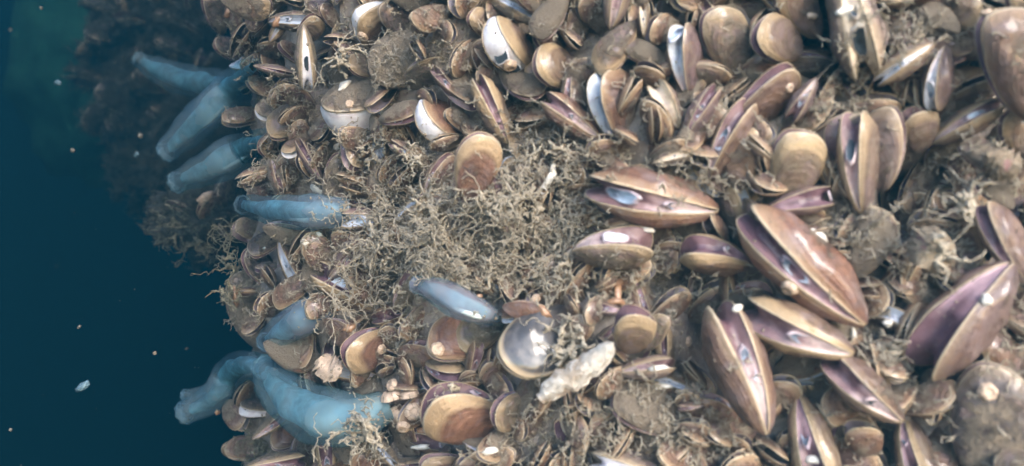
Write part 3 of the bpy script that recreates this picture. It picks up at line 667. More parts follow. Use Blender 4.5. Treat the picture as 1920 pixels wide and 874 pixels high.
sea_squirt([(500,640,.575,40),(530,620,.565,58),(570,596,.56,66),(615,570,.57,50)], 'short blue sea squirt leaning on the large silted edge mussel', (0.10,0.28,0.44), gut=None)
sea_squirt([(782,534,.475,34),(815,545,.47,50),(860,568,.468,58),(905,586,.475,44),(935,598,.485,30)], 'pale blue sea squirt lying below the hydroid tangle in the centre', (0.25,0.36,0.48), gut=(.5,.85))
sea_squirt([(350,772,.58,46),(385,756,.575,54),(415,728,.565,60),(436,694,.555,62),(470,684,.56,56),(510,706,.575,60),(560,730,.59,50)], 'arched blue sea squirt with two open ends at the lower left', (0.065,0.30,0.44), second=((350,742,.585,28),(398,738,.57)), gut=None)
sea_squirt([(498,690,.55,52),(516,724,.545,76),(556,758,.54,98),(616,784,.54,104),(676,782,.545,86),(725,760,.555,60)], 'thickest pale teal sea squirt bending along the lower left edge', (0.10,0.36,0.48), gut=None)

# ------------------------------------------------------------------ the far hanging clump and the small clump between
def lump_mesh(name, c, r, material, amp=0.25, seed=0, nu=40, nv=30, kind='structure', power=1.0):
    def fn(a, b):
        th = a*2*math.pi; ph = (b-0.5)*math.pi
        d = Vector((math.cos(th)*math.cos(ph), math.sin(th)*math.cos(ph), math.sin(ph)))
        q = 1 + amp*fbm(d, 1.7, seed) + amp*0.45*fbm(d, 5, seed+1) + amp*.22*fbm(d, 14, seed+2)
        return Vector((c[0]+d.x*r[0]*q, c[1]+d.y*r[1]*q, c[2]+d.z*r[2]*q))
    return tag(grid_mesh(name, fn, nu, nv, material), kind=kind)
FAR = (-0.60, 1.36, 0.325)
FR = (0.145, 0.13, 0.29)
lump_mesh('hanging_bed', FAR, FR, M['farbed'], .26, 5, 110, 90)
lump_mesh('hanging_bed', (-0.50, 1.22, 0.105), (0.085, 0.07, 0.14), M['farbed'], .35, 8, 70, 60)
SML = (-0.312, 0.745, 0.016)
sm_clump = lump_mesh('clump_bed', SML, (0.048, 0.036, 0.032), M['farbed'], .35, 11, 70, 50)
rs = random.Random(5)
used = set()
def frame_at(pos, X, spin, L):
    X = X.normalized(); t = Vector((0.3, 0.2, 1)) if abs(X.z) < .9 else Vector((1, 0, 0))
    Y0 = t.cross(X).normalized(); Z0 = X.cross(Y0)
    Y = Y0*math.cos(spin)+Z0*math.sin(spin); Z = X.cross(Y)
    m = Matrix((X, Y, Z)).transposed().to_4x4(); m.translation = pos - X*L*0.62
    return m
def far_label(px, py, tint):
    col = 'left edge' if px < 180 else 'left part' if px < 260 else 'middle' if px < 340 else 'right part' if px < 410 else 'right edge'
    row = 'at the very top of' if py < 20 else 'high on' if py < 95 else 'on the upper half of' if py < 170 else 'halfway down' if py < 250 else 'on the lower half of' if py < 330 else 'near the foot of'
    return f'shadowy {tint} mussel {row} the distant clump, {col}'
n = 0; far_used = set()
for k in range(700):
    d = Vector((rs.uniform(-1, 1), rs.uniform(-1, .25), rs.uniform(-.95, .75)))
    if not 0.4 < d.length < 1.2: continue
    d.normalize(); pos = Vector((FAR[0]+d.x*FR[0], FAR[1]+d.y*FR[1], FAR[2]+d.z*FR[2]))
    px, py = project(pos)
    if not (80 < px < 480 and -40 < py < 460): continue
    if any((px-a)**2+(py-b)**2 < 40**2 for a, b in used): continue
    used.add((px, py)); L = rs.uniform(.065, .12)
    X = Vector((d.x, d.y*1.2-.2, d.z)).normalized() + Vector((rs.uniform(-.7, .7), rs.uniform(-.5, .3), rs.uniform(-.7, .7)))
    fts = ['dark', 'brown', 'grey', 'olive']; rs.shuffle(fts)
    ft = next((q_ for q_ in fts if far_label(px, py, q_) not in far_used), None)
    if ft is None: continue
    far_used.add(far_label(px, py, ft))
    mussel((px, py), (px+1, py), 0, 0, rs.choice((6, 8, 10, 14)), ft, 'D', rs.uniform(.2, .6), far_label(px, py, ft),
           matrix=frame_at(pos+d*.002, X, rs.uniform(0, 6.28), L), length=L, simple=True, dim=.5, group='mussels on the distant hanging clump')  # shell tints darkened to imitate the shade and murk out there
    n += 1
for i, (px, py, y, lab) in enumerate(((345,395,.72,'dark mussel on the small clump under the lowest long squirt'), (395,385,.715,'brown mussel beside the white fleck on the small clump'),
        (415,420,.73,'dark mussel at the lower right of the small clump'), (365,425,.73,'brown mussel at the bottom of the small clump'), (420,370,.735,'dark mussel at the upper right of the small clump'))):
    pos = at(px, py, y); X = Vector((-.3+.25*i % .7, -.7, .3-.25*i))
    L = .05; mussel((px, py), (px, py+1), 0, 0, 8, ('dark', 'brown', 'dark', 'brown', 'grey')[i], 'D', .5, lab, matrix=frame_at(pos, X, i*1.3, L), length=L, simple=True, group='mussels on the small clump')

# ------------------------------------------------------------------ small mussels filling the gaps
def dirword(dx, dy):
    a = math.degrees(math.atan2(-dy, dx)) % 360
    return ('right of', 'up and right of', 'above', 'up and left of', 'left of', 'down and left of', 'below', 'down and right of')[int((a+22.5)//45) % 8]
seen_labels = set()
LM = [l for l in LAND if l[2]]
def place_label(px, py, word):
    cand = sorted(LM, key=lambda l: (l[0]-px)**2+(l[1]-py)**2)[:7]
    for l in cand:
        dd = math.hypot(l[0]-px, l[1]-py)
        for adv in (('close ' if dd < 75 else '') if dd < 150 else 'well ',):
            t = f'{word} mussel {adv}{dirword(px-l[0], py-l[1])} {l[2]}'
            if t not in seen_labels: seen_labels.add(t); return t
    return f'{word} mussel low in the gaps near {cand[0][2]}'
bpy.context.view_layer.update()
dg = bpy.context.evaluated_depsgraph_get()
def hit(px, py):
    d = ray(px, py).normalized()
    ok, loc, nor, idx, ob, _ = S.ray_cast(dg, Vector((0, 0, 0)), d)
    return (loc, nor, ob) if ok else None
rf = random.Random(21); fill = []
for sweep in (0, 1):
    cells = [(x, y) for x in range(400, 1960, 30-6*sweep) for y in range(-20, 900, 30-6*sweep)]; rf.shuffle(cells)
    bpy.context.view_layer.update(); dg = bpy.context.evaluated_depsgraph_get()
    for (x, y) in cells:
        px, py = x+rf.uniform(-14, 14), y+rf.uniform(-14, 14)
        if len(fill) >= 140: break
        h = hit(px, py)
        if h is None or h[2].name.split('.')[0] != 'mussel_bed': continue
        if any((px-a)**2+(py-b)**2 < ((46+16*(px > 900))*(1-.28*sweep))**2 for a, b in fill): continue
        if any(((px-hx)/rx)**2+((py-hy)/ry)**2 < 1.5 for hx, hy, rx, ry, _ in HOLES): continue
        if px < 445 + (30 if py > 680 else 0): continue
        fill.append((px, py)); y0 = bed_y(px, py); big = np.interp(px, (450, 1900), (92, 165))
        Lp = big*rf.uniform(.75, 1.25); ang = rf.uniform(0, 6.28)
        tint = rf.choice(('brown', 'brown', 'red', 'mud', 'olive', 'purple', 'gold', 'tan')); gp = rf.choice((6, 8, 10, 16, 20))
        roll = rf.choice((10, 30, 60, 85, 95, 120, 150)); pit = rf.uniform(5, 45)
        fx, fy = math.cos(ang)*Lp/2*math.cos(R(pit)), math.sin(ang)*Lp/2*math.cos(R(pit))
        word = ('muddy ' if tint == 'mud' else {'brown': 'small brown', 'red': 'small reddish', 'olive': 'small olive', 'purple': 'small purplish', 'gold': 'small golden', 'tan': 'small tan'}[tint]+' ') + ('gaping' if gp > 12 and 50 < roll < 130 else 'half-buried')
        if not (0 < px < 1920 and 0 < py < 874): word = word.replace('gaping', 'cut-off')
        mussel((px-fx, py-fy), (px+fx, py+fy), roll, pit, gp, tint, rf.choice('PVVBP'), rf.uniform(.35, .75), place_label(px, py, word), lift=rf.uniform(-.022, -.007)+.002*sweep)
jv, jf, jm, jg = [], [], [], []
bpy.context.view_layer.update(); dg = bpy.context.evaluated_depsgraph_get(); few = []
ROWS = [q_*NP for q_ in (0, 3, 6, 9, 11, 13, 15, 16)] + [17*NP+1+q_*NP for q_ in (0, 1, 3)]
spots = [(x, y) for x in range(440, 1960, 20) for y in range(-20, 900, 20)]
spots += [(x, y) for x in range(300, 2500, 34) for y in range(-420, 1300, 34) if not (430 < x < 1960 and -20 < y < 900)]
for (x, y) in spots:
    px, py = x+rf.uniform(-9, 9), y+rf.uniform(-9, 9); h = hit(px, py)
    if h is None or h[2].name.split('.')[0] != 'mussel_bed' or h[0].y > .66: continue
    if any((px-a)**2+(py-b)**2 < 26**2 for a, b in few): continue
    if any(((px-hx)/rx)**2+((py-hy)/ry)**2 < 1.1 for hx, hy, rx, ry, _ in HOLES): continue
    few.append((px, py)); inside = 0 < px < 1920 and 0 < py < 874
    L = rf.uniform(64, 98)*(1+.6*max(0, px-900)/1000)*px_size(h[0].y)*(1 if inside else 1.35); loc, nz = h[0], h[1]
    if nz.dot(loc) > 0: nz = -nz
    X = (nz*.55+Vector((rf.uniform(-1, 1), rf.uniform(-.5, .2), rf.uniform(-1, 1)))).normalized()
    mt = frame_at(loc+nz*.010, X, rf.uniform(0, 6.28), L)
    v = VARS[rf.randrange(len(VARS))]; ga = R(rf.uniform(2, 9))
    for side in (1, -1):
        me = v.meshes[side]; mw = mt @ Matrix.Diagonal((L, L, L, 1)) @ Matrix.Rotation(ga*side, 4, HINGE); k0 = len(jv); nb2 = NP//2
        gd = me.attributes['growth'].data
        for r0 in ROWS:
            for b2 in range(nb2): jv.append((mw @ me.vertices[r0+2*b2].co)/.06); jg.append(gd[r0+2*b2].value)
        for r_ in range(len(ROWS)-1):
            for b2 in range(nb2):
                c2 = (b2+1) % nb2; q4 = (k0+r_*nb2+b2, k0+(r_+1)*nb2+b2, k0+(r_+1)*nb2+c2, k0+r_*nb2+c2)
                jf.append(q4 if side == -1 else q4[::-1]); jm.append(1 if r_ >= 8 else 0)
        jf.append(tuple(k0+b2 for b2 in range(nb2))); jm.append(0)
if jv:
    o = obj('small_mussels', jv, jf, None, mats=[M['outer'], M['inner']], fmat=jm, attrs={'growth': jg}); o.scale = (.06, .06, .06); o.color = TINT['brown']+(.45,); o['rim'] = .4
    tag(o, kind='stuff')
print('SMALL', len(few)); print('FILL', len(fill), 'FAR', n)

# ------------------------------------------------------------------ white broken shell, crusts, barnacles, coil, flakes
def slab(name, pts, width, thick, material, label, cat, y_off=0.0, seed=0, rag=0.35, group=None, nb=9, bend=.5):
    """a ragged curved flake following pixel points"""
    P = [at(x, y, bed_y(x, y)-y_off) for x, y in pts]; base = P[0]
    V, F = [], []; na = 26
    toward = (-P[len(P)//2]).normalized()
    for side in (0, 1):
        for i in range(na):
            t = i/(na-1)*(len(P)-1); k = min(int(t), len(P)-2); q = P[k].lerp(P[k+1], t-k); d = (P[k+1]-P[k]).normalized()
            s_ = d.cross(toward).normalized(); wq = width*px_size(q.y)*(math.sin(math.pi*min(1, max(0.03, i/(na-1))))**.35)
            for j in range(nb):
                u = j/(nb-1)-.5; e = 1+rag*mnoise.noise(Vector((i*.45, seed+side*0, 3 if u > 0 else 9)))*(1 if abs(u) > .3 else .3)
                zz = thick*(1-(2*u)**2)*bend + .0016*mnoise.noise(Vector((i*.6, j*.8, seed))) - side*thick*.55*(1-abs(2*u)**4)
                V.append(q-base + s_*u*wq*e + toward*zz)
    o2 = na*nb
    for i in range(na-1):
        for j in range(nb-1):
            a = i*nb+j; F.append((a, a+1, a+nb+1, a+nb)); F.append((o2+a, o2+a+nb, o2+a+nb+1, o2+a+1))
    for i in range(na-1):
        for j in (0, nb-1):
            a = i*nb+j; F.append((a, a+nb, o2+a+nb, o2+a))
    for j in range(nb-1):
        for i in (0, na-1):
            a = i*nb+j; F.append((a, a+1, o2+a+1, o2+a))
    o = obj(name, V, F, material); o.location = base
    return tag(o, label, cat, group)
slab('broken_shell', [(1012,748),(1045,722),(1085,700),(1120,675),(1150,642)], 50, .010, M['worn'], 'long ragged white broken shell beside the glossy grey mussel', 'shell', .020, 1, .35, nb=13)
slab('crust_lump', [(1725,500),(1745,465),(1775,440)], 85, .016, M['crust'], 'pale crusty lump with dark pits at the right, below the hollow', 'crust', .012, 4, .5)
slab('crust_lump', [(1850,290),(1880,310),(1915,320)], 60, .012, M['crust'], 'pale crust near the right border above the hollow', 'crust', .010, 18, .6)
slab('crust_lump', [(600,670),(615,690),(640,700)], 50, .012, M['cream'], 'pinkish pale crust left of the yellow-rimmed red mussel', 'crust', .008, 20, .5)

bpy.context.view_layer.update(); dg = bpy.context.evaluated_depsgraph_get()
def surf(px, py):
    h = hit(px, py)
    if h is None: return at(px, py, bed_y(px, py)), Vector((0, -1, 0))
    loc, nor, ob = h
    if nor.dot(loc) > 0: nor = -nor
    return loc, nor
def basis(nz):
    a = nz.cross(Vector((.3, .1, 1))).normalized(); return a, nz.cross(a)
def barnacle(px, py, wpx, label, ring=True):
    loc, nz = surf(px, py); a, b = basis(nz); r = wpx*px_size(loc.y)/2
    root = empty('barnacle', Matrix.Translation(loc))
    np_ = 6
    for k in range(np_):       # six wall plates
        V, F = [], []
        for i in range(4):
            for j, (rr, h) in enumerate(((1.0, -.1), (.86, .35), (.55, .62), (.42, .50))):
                th = 2*math.pi*(k+ (i/3)*.94)/np_; w_ = 1+.09*math.sin(i/3*math.pi)
                V.append(a*math.cos(th)*rr*r*w_+b*math.sin(th)*rr*r*w_+nz*h*r)
        F = [(i*4+j, (i+1)*4+j, (i+1)*4+j+1, i*4+j+1) for i in range(3) for j in range(3)]
        obj('plate', V, F, M['cream'], root)
    V = [a*math.cos(t*.785)*r*.46+b*math.sin(t*.785)*r*.46+nz*r*.38 for t in range(8)]
    obj('lid', V, [tuple(range(8))], M['lining'] if ring else M['cream'], root, smooth=False)
    return tag(root, label, 'barnacle', 'small barnacles on the shells')
for px, py, wp, lab in ((984,52,26,'cream barnacle at the top of the white-mantled mussel'), (956,122,28,'cream barnacle at the lower end of the white-mantled mussel'),
        (715,655,20,'pinkish ring barnacle on the yellow-rimmed red mussel'), (1480,540,32,'whitish barnacle on the longest diagonal mussel flank'), (1852,735,34,'orange-white disc on the large grey round-ended mussel'),
        (820,655,26,'faint brown ring on the wide lavender-edged mussel'), (680,68,22,'small tan barnacle on the pale-fringed golden mussel'), (655,195,16,'tiny pink barnacle on the white-bellied silted mussel'),
        (1800,400,30,'cream barnacle at the right rim of the dark hollow'), (1480,165,18,'orange barnacle on the shells below the dark cavity'), (1472,205,16,'small orange barnacle below the pale-edged sweeping mussel'),
        (735,745,42,'largest cream barnacle of the pale cluster, upper left'), (768,742,36,'cream barnacle of the pale cluster, upper right'), (742,778,34,'cream barnacle of the pale cluster, middle left'),
        (775,772,32,'cream barnacle of the pale cluster, middle right'), (756,800,26,'lowest barnacle of the pale cluster'), (735,722,24,'topmost barnacle of the pale cluster'),
        (1290,640,20,'pale barnacle in the shadow left of the huge V-gape mussel'), (1305,725,20,'small yellowish barnacle in shadow above the crusted round mussel'), (1005,560,18,'pinkish barnacle above the glossy grey mussel')):
    barnacle(px, py, wp, lab, ring=False)

def worm(px, py, rad, turns, label, material, tr=.0032, tail=None):
    loc, nz = surf(px, py); a, b = basis(nz); r = rad*px_size(loc.y); pts, rr = [], []
    N = int(turns*10)
    for i in range(N+1):
        t = i/N; th = t*turns*2*math.pi; q = r*(.35+.65*t)
        pts.append(a*math.cos(th)*q+b*math.sin(th)*q+nz*(.004+.006*(1-t))); rr.append(tr*(.5+.5*t))
    if tail:
        e = at(tail[0], tail[1], loc.y-.004)-loc; p0 = pts[-1]
        for k in (1, 2, 3): pts.append(p0.lerp(e, k/3)+nz*.003*math.sin(k*2)); rr.append(tr)
    V, F, A, _ = tube(pts, rr, nr=10, squash=1, sub=3)
    o = obj('tube_worm', V, F, material); o.location = loc
    return tag(o, label, 'tube worm')
worm(1146,550,16,1.3,'coiled shiny orange tube worm above the golden oval mussel',M['orange'],.0017,(1172,528))
worm(1027,335,5,.5,'short white squiggle standing in for a sun glint on the fuzz right of the upright golden mussel',M['white'],.0017,(1018,356))  # white tube shape painted in as a sun glint, not a worm
def flake(px, py, w_, h_, ang, material, label, cat='shell fragment', name='shell_fragment', up=.25):
    loc, nz = surf(px, py); e3 = (-loc).normalized(); nz = (nz*.3+e3*.7).normalized()
    a, b = basis(nz); ca, sa = math.cos(R(ang)), math.sin(R(ang))
    a = Vector((ca, 0, sa)); a = (a-nz*a.dot(nz)).normalized(); b = nz.cross(a); s_ = px_size(loc.y); rq = random.Random(int(px+py))
    V = []; nr = 12; ph = [1+rq.uniform(-.28, .28) for _ in range(nr)]
    for z, sc in ((-.1, .9), (.18, 1.0), (up+.12, .62)):
        for k in range(nr):
            th = 2*math.pi*k/nr; V.append(a*math.cos(th)*w_*s_/2*sc*ph[k]+b*math.sin(th)*h_*s_/2*sc*ph[k]+nz*z*h_*s_)
    V.append(nz*(up+.2)*h_*s_)
    F = [(q*nr+k, q*nr+(k+1) % nr, (q+1)*nr+(k+1) % nr, (q+1)*nr+k) for q in range(2) for k in range(nr)]+[(2*nr+k, 2*nr+(k+1) % nr, 3*nr) for k in range(nr)]
    o = obj(name, V, F, material); o.location = loc; return tag(o, label, cat, 'bits of broken shell and growth')
for a in ((385,370,34,20,30,'cream','pale orange fragment on the small clump'), (645,162,34,16,50,'white','bright white fragment left of the white-bellied silted mussel'), (602,360,40,14,-35,'white','long white fragment above the flat sea squirt'),
        (684,376,22,15,0,'white','white fragment above the purple mussel by the flat squirt'), (610,268,14,9,0,'white','tiny white fragment under the olive golden-rimmed mussel'), (632,275,16,14,60,'white','speckled white fragment below the white-bellied mussel'),
        (1742,76,20,13,0,'white','bright white fragment at the tip of the slim pale diagonal mussel'), (1213,430,26,13,-15,'white','white fragment above the crescent pink mussel'), (1534,440,36,15,-40,'white','white fragment on the flat muddy mussel'),
        (1600,625,14,26,10,'white','blue-white fragment right of the thick cream-edged gaper'), (1664,606,20,14,0,'white','white fragment on the striped-lip dark mussel'), (1850,562,22,24,0,'white','white fragment near the right border'),
        (1526,862,32,18,-10,'white','white fragment inside the tan bottom gaper'), (920,845,34,14,10,'white','white fragment at the bottom below the orange-rimmed red mussel'), (792,808,24,16,0,'orange','glinting orange fragment right of the pale barnacle cluster'),
        (1382,578,24,14,35,'white','gold-white fragment at the tip of the thick cream-edged gaper'), (790,838,34,12,5,'white','whitish fragment above the golden bottom mussel'), (572,455,18,9,-30,'white','white fragment below the flat sea squirt'),
        (598,440,14,11,0,'white','small white fragment under the base of the flat sea squirt'), (640,575,30,14,20,'orange','orange fragment below the orange-edged gaping mussel'), (655,615,26,14,30,'orange','orange fragment left of the yellow-rimmed red mussel'),
        (427,25,22,12,60,'orange','orange fragment among the dark mussels top left'), (520,40,26,14,60,'orange','orange fragment on the small blue-gaping mussel'), (898,555,14,10,0,'orange','red-orange fragment by the pale blue sea squirt'),
        (443,555,12,40,0,'orange','orange strip on the large silted edge mussel'), (1585,20,34,16,20,'white','bright white fragment at the top of the two-holed cream mussel'), (1022,585,30,16,-40,'orange','orange pointed fragment above the glossy grey mussel'),
        (408,772,10,12,0,'orange','orange grain stuck on the arched sea squirt'), (1850,25,20,16,0,'cream','cream fragment near the top right corner'), (1240,725,40,12,5,'white','pale shell edge above the crusted round mussel'),
        (1235,690,44,10,3,'white','thin white shell edge left of the huge V-gape mussel'), (1520,30,24,14,0,'cream','tan fragment at the top right of the orange-tan mussel')):
    flake(a[0], a[1], a[2], a[3], a[4], M[a[5]], a[6])

# ------------------------------------------------------------------ hydroids
class MB:
    def __init__(s): s.V, s.F = [], []
    def seg(s, p, q, r0, r1, n=4):
        d = q-p
        if d.length < 1e-7: return
        a, b = basis(d.normalized()); k0 = len(s.V)
        for c, r in ((p, r0), (q, r1)):
            for k in range(n):
                th = 2*math.pi*k/n; s.V.append(c+a*math.cos(th)*r+b*math.sin(th)*r)
        for k in range(n): s.F.append((k0+k, k0+(k+1) % n, k0+n+(k+1) % n, k0+n+k))
        s.F.append(tuple(k0+n+k for k in range(n)))
    def clump(s, c, r, rq):
        k0 = len(s.V)
        for d in ((1, 0, 0), (-1, 0, 0), (0, 1, 0), (0, -1, 0), (0, 0, 1), (0, 0, -1)):
            s.V.append(c+Vector(d)*r*rq.uniform(.5, 1.4)+Vector((rq.uniform(-.5, .5), rq.uniform(-.5, .5), rq.uniform(-.5, .5)))*r)
        for f in ((0, 2, 4), (2, 1, 4), (1, 3, 4), (3, 0, 4), (2, 0, 5), (1, 2, 5), (3, 1, 5), (0, 3, 5)): s.F.append(tuple(k0+i for i in f))
def grow(mb, p, d, length, r, depth, rq, step=.0024, droop=.0):
    """a branching stem of short uneven pieces, ragged with growth"""
    n_ = max(2, int(length/step))
    for i in range(n_):
        d = (d+Vector((rq.uniform(-.75, .75), rq.uniform(-.75, .75), rq.uniform(-.75, .75)-droop))).normalized()
        q = p+d*step*rq.uniform(.6, 1.3); r1 = max(.00025, r*rq.uniform(.7, 1.25)*(1-.5*i/n_))
        mb.seg(p, q, r, r1, 3)
        if rq.random() < .7: mb.clump(q+Vector((rq.uniform(-1, 1), rq.uniform(-1, 1), rq.uniform(-1, 1)))*r, r1*rq.uniform(.8, 1.7), rq)
        if depth > 0 and rq.random() < .42:
            b = (d+Vector((rq.uniform(-1, 1), rq.uniform(-1, 1), rq.uniform(-1, 1)))*1.1).normalized()
            grow(mb, q, b, length*rq.uniform(.35, .6), r*.85, depth-1, rq, step, droop)
        p, r = q, r1
def mesh_of(name, mb, material, origin=None):
    if origin is not None: mb.V = [v-origin for v in mb.V]
    o = obj(name, mb.V, mb.F, material, smooth=True)
    if origin is not None: o.location = origin
    return o
bpy.context.view_layer.update(); dg = bpy.context.evaluated_depsgraph_get()
rh = random.Random(3)
def inell(px, py, e): return ((px-e[0])/e[2])**2+((py-e[1])/e[3])**2
tang = MB()
for (ex, ey, erx, ery, cnt, ln) in ((870,440,190,90,120,.034), (990,400,95,140,70,.020), (730,285,70,45,18,.012), (1060,560,40,130,16,.014), (715,475,60,40,14,.022), (960,310,60,50,10,.010), (760,590,45,60,12,.011)):
    for k in range(cnt):
        a = rh.uniform(0, 6.28); q = math.sqrt(rh.random()); px, py = ex+math.cos(a)*q*erx, ey+math.sin(a)*q*ery
        h = hit(px, py)
        if h is None or h[2].name.split('.')[0] in ('tunic', 'siphon', 'gut'): continue
        if h[2].parent and str(h[2].parent.get('label', '')).startswith('upright golden') and rh.random() < .8: continue
        loc, nz, _ = h
        if nz.dot(loc) > 0: nz = -nz
        d = (nz*.5+(-loc).normalized()*.75+Vector((rh.uniform(-1, 1), 0, rh.uniform(-1, 1)))*.8).normalized()
        grow(tang, loc, d, ln*rh.uniform(.4, .9), rh.uniform(.0006, .0011), 3, rh, step=.0019)
tag(mesh_of('hydroid_tangle', tang, M['hydroid']), kind='stuff')
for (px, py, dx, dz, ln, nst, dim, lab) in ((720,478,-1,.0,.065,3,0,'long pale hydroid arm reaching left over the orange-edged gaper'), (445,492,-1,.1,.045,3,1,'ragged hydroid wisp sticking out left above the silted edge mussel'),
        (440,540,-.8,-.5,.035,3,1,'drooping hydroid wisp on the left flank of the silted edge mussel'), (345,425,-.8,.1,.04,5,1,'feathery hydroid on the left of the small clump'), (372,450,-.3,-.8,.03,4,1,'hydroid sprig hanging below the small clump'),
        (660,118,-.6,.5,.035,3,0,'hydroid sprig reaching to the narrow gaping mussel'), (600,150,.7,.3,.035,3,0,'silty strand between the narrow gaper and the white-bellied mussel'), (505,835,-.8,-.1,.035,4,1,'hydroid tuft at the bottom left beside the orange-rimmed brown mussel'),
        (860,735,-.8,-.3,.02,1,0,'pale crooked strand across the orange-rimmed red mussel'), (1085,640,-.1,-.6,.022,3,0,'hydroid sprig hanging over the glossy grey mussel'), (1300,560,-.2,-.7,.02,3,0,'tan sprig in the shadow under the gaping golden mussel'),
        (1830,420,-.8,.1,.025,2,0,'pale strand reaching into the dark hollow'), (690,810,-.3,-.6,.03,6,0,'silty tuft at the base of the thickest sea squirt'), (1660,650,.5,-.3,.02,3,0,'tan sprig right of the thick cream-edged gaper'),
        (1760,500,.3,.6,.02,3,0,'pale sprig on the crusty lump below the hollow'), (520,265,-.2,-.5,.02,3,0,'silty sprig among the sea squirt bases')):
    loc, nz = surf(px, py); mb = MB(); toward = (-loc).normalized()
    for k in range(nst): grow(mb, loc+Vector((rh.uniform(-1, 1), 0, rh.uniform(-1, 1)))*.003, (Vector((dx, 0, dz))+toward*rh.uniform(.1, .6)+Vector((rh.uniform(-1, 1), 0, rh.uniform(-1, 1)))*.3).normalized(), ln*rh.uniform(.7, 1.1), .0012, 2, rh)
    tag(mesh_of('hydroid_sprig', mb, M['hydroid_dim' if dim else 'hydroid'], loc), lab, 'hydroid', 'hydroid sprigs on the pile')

# ------------------------------------------------------------------ settled silt and fine turf over everything
FUZZ = [(860,440,260,130,1), (720,290,110,60,.9), (980,380,140,170,.9), (540,190,70,60,.6), (760,110,110,50,.7), (1180,510,90,60,.7), (1210,770,110,90,.5), (1050,820,130,60,.4), (1580,170,70,60,.7), (1680,70,100,70,.7), (1850,300,90,60,.6),
        (1740,470,70,50,.7), (740,600,60,80,.4), (700,810,50,60,.4), (540,330,90,60,.8), (460,580,50,90,.5), (600,480,80,50,.5), (1300,330,100,40,.8), (1620,450,80,60,.5), (400,420,100,60,.6), (1120,300,60,60,.6), (1340,830,90,50,.3), (1660,640,60,60,.5), (660,20,120,30,.4),(440,60,80,60,.5),(270,200,190,260,1)]
def fuzz(px, py):
    b = .13 if px < 1150 else .08
    for e in FUZZ:
        q = inell(px, py, e)
        if q < 1.6: b = max(b, e[4]*(1 if q < .6 else max(0, (1.6-q))))
    return b
crumbs, turf, farturf = MB(), MB(), MB(); rc = random.Random(9)
for k in range(90000):
    px, py = rc.uniform(70, 1950), rc.uniform(-20, 890)
    f = fuzz(px, py); f *= .45+1.1*max(0, mnoise.noise(Vector((px/34, py/34, 2)))+.35)
    if rc.random() > f*1.3: continue
    h = hit(px, py)
    if h is None: continue
    loc, nz, ob = h; nm = ob.name.split('.')[0]
    if nm == 'tunic' and ((loc-ob.parent.location).length > .022 or rc.random() < .5): continue
    if nm in ('siphon', 'gut', 'side_tube', 'plate', 'lid', 'tube_worm', 'broken_shell', 'shell_fragment', 'hydroid_tangle', 'water'): continue
    if nm == 'mantle' and rc.random() < .85: continue
    soft = nm == 'crust_lump'
    if loc.y > .68:
        if rc.random() < (.8 if loc.y > .95 else .25):
            d = (-loc.normalized()*.6+Vector((rc.uniform(-1, 1), rc.uniform(-.5, .5), rc.uniform(-1, 1)))).normalized()
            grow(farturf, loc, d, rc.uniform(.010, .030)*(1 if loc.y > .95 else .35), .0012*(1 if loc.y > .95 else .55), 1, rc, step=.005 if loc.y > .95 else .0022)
        continue
    if nm == 'valve' and (ob.color[3] < .18 or rc.random() > ob.color[3]*.65): continue
    if nz.dot(loc) > 0: nz = -nz
    s_ = px_size(loc.y)
    if soft or rc.random() < .78: crumbs.clump(loc+nz*.0002, s_*(.6 if nm == 'valve' else 1)*rc.choice((1.0, 1.3, 1.7, 2.2, 3.2)), rc)
    else:
        d = (nz+Vector((rc.uniform(-1, 1), rc.uniform(-1, 1), rc.uniform(-1, 1)))*.8).normalized()
        grow(turf, loc, d, rc.uniform(.003, .008), s_*rc.uniform(.4, .75), 2, rc, step=.0013)
tag(mesh_of('settled_silt', crumbs, M['silt']), kind='stuff')
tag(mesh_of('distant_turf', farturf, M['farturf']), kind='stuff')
tag(mesh_of('fine_turf', turf, M['hydroid']), kind='stuff')
print('TRI', len(crumbs.F), len(turf.F), len(tang.F))

# ------------------------------------------------------------------ particles drifting in the water
def particle(px, py, y, w_, h_, ang, material, label):
    s_ = px_size(y)*.72; rq = random.Random(int(px)); V, F = [], []; nu, nv = 10, 7; ca, sa = math.cos(R(ang)), math.sin(R(ang))
    for i in range(nu):
        for j in range(nv):
            th = 2*math.pi*i/nu; ph = math.pi*(j/(nv-1)-.5); d = Vector((math.cos(th)*math.cos(ph), math.sin(th)*math.cos(ph), math.sin(ph)))
            q = 1+.45*mnoise.noise(d*1.6+Vector((px, py, 0)))
            x, z = d.x*w_/2*q, d.z*h_/2*q; V.append((s_*(x*ca-z*sa), s_*d.y*h_/2*q, s_*(x*sa+z*ca)))
    for i in range(nu):
        for j in range(nv-1): F.append((i*nv+j, ((i+1) % nu)*nv+j, ((i+1) % nu)*nv+j+1, i*nv+j+1))
    o = obj('drifting_particle', V, F, material); o.location = at(px, py, y)
    tag(o, label, 'particle', 'bits drifting in the open water')
for a in ((155,725,.50,44,20,35,'flake','largest blurred bluish flake drifting in the dark water, lower left'), (20,806,.5,9,9,0,'fleck','pale speck drifting at the far lower left'), (148,613,.5,13,7,45,'fleck','oblong pale speck above the blurred bluish flake'),
        (290,662,.55,10,10,0,'silt','dim speck right of the blurred bluish flake'), (136,282,.6,11,11,0,'fleck','round pale speck at the left end of the hanging clump'), (263,255,.65,12,14,-20,'fleck','pale speck in front of the hanging clump, above the squirt tip'),
        (77,15,.6,9,8,0,'fleck','faint speck near the top left corner'), (108,155,.7,18,14,30,'flake','bluish flake at the left side of the hanging clump'), (256,290,.7,16,12,60,'flake','dim blue flake left of the longest squirt tip'), (418,482,.6,9,8,0,'fleck','faint speck left of the hydroid wisp')):
    particle(a[0], a[1], a[2], a[3], a[4], a[5], M[a[6]], a[7])

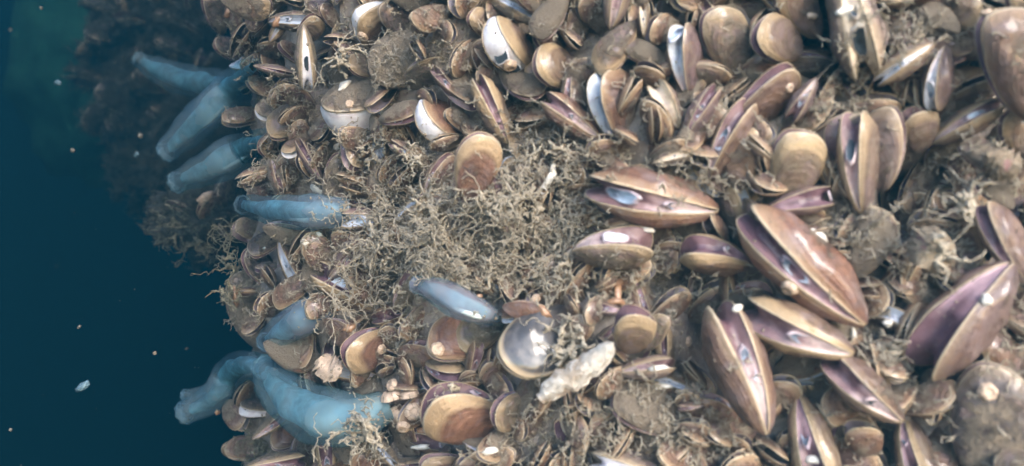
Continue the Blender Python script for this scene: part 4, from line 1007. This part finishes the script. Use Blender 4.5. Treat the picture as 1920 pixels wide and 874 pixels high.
snow = MB(); rn = random.Random(77)
for k in range(260):
    y = rn.uniform(.22, 1.6); px, py = rn.uniform(-100, 2000), rn.uniform(-60, 920)
    if px > 380 and y > bed_y(max(470, px), py)-.03: continue
    snow.clump(at(px, py, y), rn.choice((.00015, .0002, .0003, .0004))*(.5+y), rn)
tag(mesh_of('marine_snow', snow, M['fleck']), kind='stuff')

# ------------------------------------------------------------------ mass added for a far green glow, open water, haze
g_ = lump_mesh('glow_mass', (-1.10, 2.15, 0.58), (0.32, 0.26, 0.46), M['glow'], .14, 31, 60, 44, kind=None)
tag(g_, 'dim green mass added for the glow in the water behind the hanging clump', 'glow')
wm, wt, wo_ = mat('deep_water'); wg = G(wt)
wp = wg.bsdf(Base_Color=(0.004, 0.03, 0.05), Roughness=1.0); wp.inputs['Specular IOR Level'].default_value = 0; wg.l(wp.outputs[0], wo_.inputs[0])
RB = 6.0; V, F = [], []; na, nb_ = 48, 24
for i in range(na+1):
    th = -R(25)+i/na*R(230)
    for j in range(nb_+1):
        ph = R(-89)+j/nb_*R(89+38); V.append((RB*math.cos(th)*math.cos(ph), RB*math.sin(th)*math.cos(ph), RB*math.sin(ph)))
F = [(i*(nb_+1)+j, (i+1)*(nb_+1)+j, (i+1)*(nb_+1)+j+1, i*(nb_+1)+j+1) for i in range(na) for j in range(nb_)]
tag(obj('water', V, F, wm), kind='structure')
hm, ht, ho = mat('water_haze'); hv_ = ht.nodes.new('ShaderNodeVolumePrincipled')
hv_.inputs['Density'].default_value = HAZE_DENSITY; hv_.inputs['Color'].default_value = HAZE_COLOR+(1,)
hv_.inputs['Density Attribute'].default_value = ''; hv_.inputs['Anisotropy'].default_value = 0.0
ht.links.new(hv_.outputs[0], ho.inputs['Volume'])
x0, x1, y0, y1, z0, z1 = -2.2, 1.4, -0.25, 3.4, -1.7, 0.95
V = [(x, y, z) for x in (x0, x1) for y in (y0, y1) for z in (z0, z1)]
tag(obj('haze', V, [(0, 1, 3, 2), (4, 6, 7, 5), (0, 4, 5, 1), (2, 3, 7, 6), (0, 2, 6, 4), (1, 5, 7, 3)], hm, smooth=False), kind='stuff')
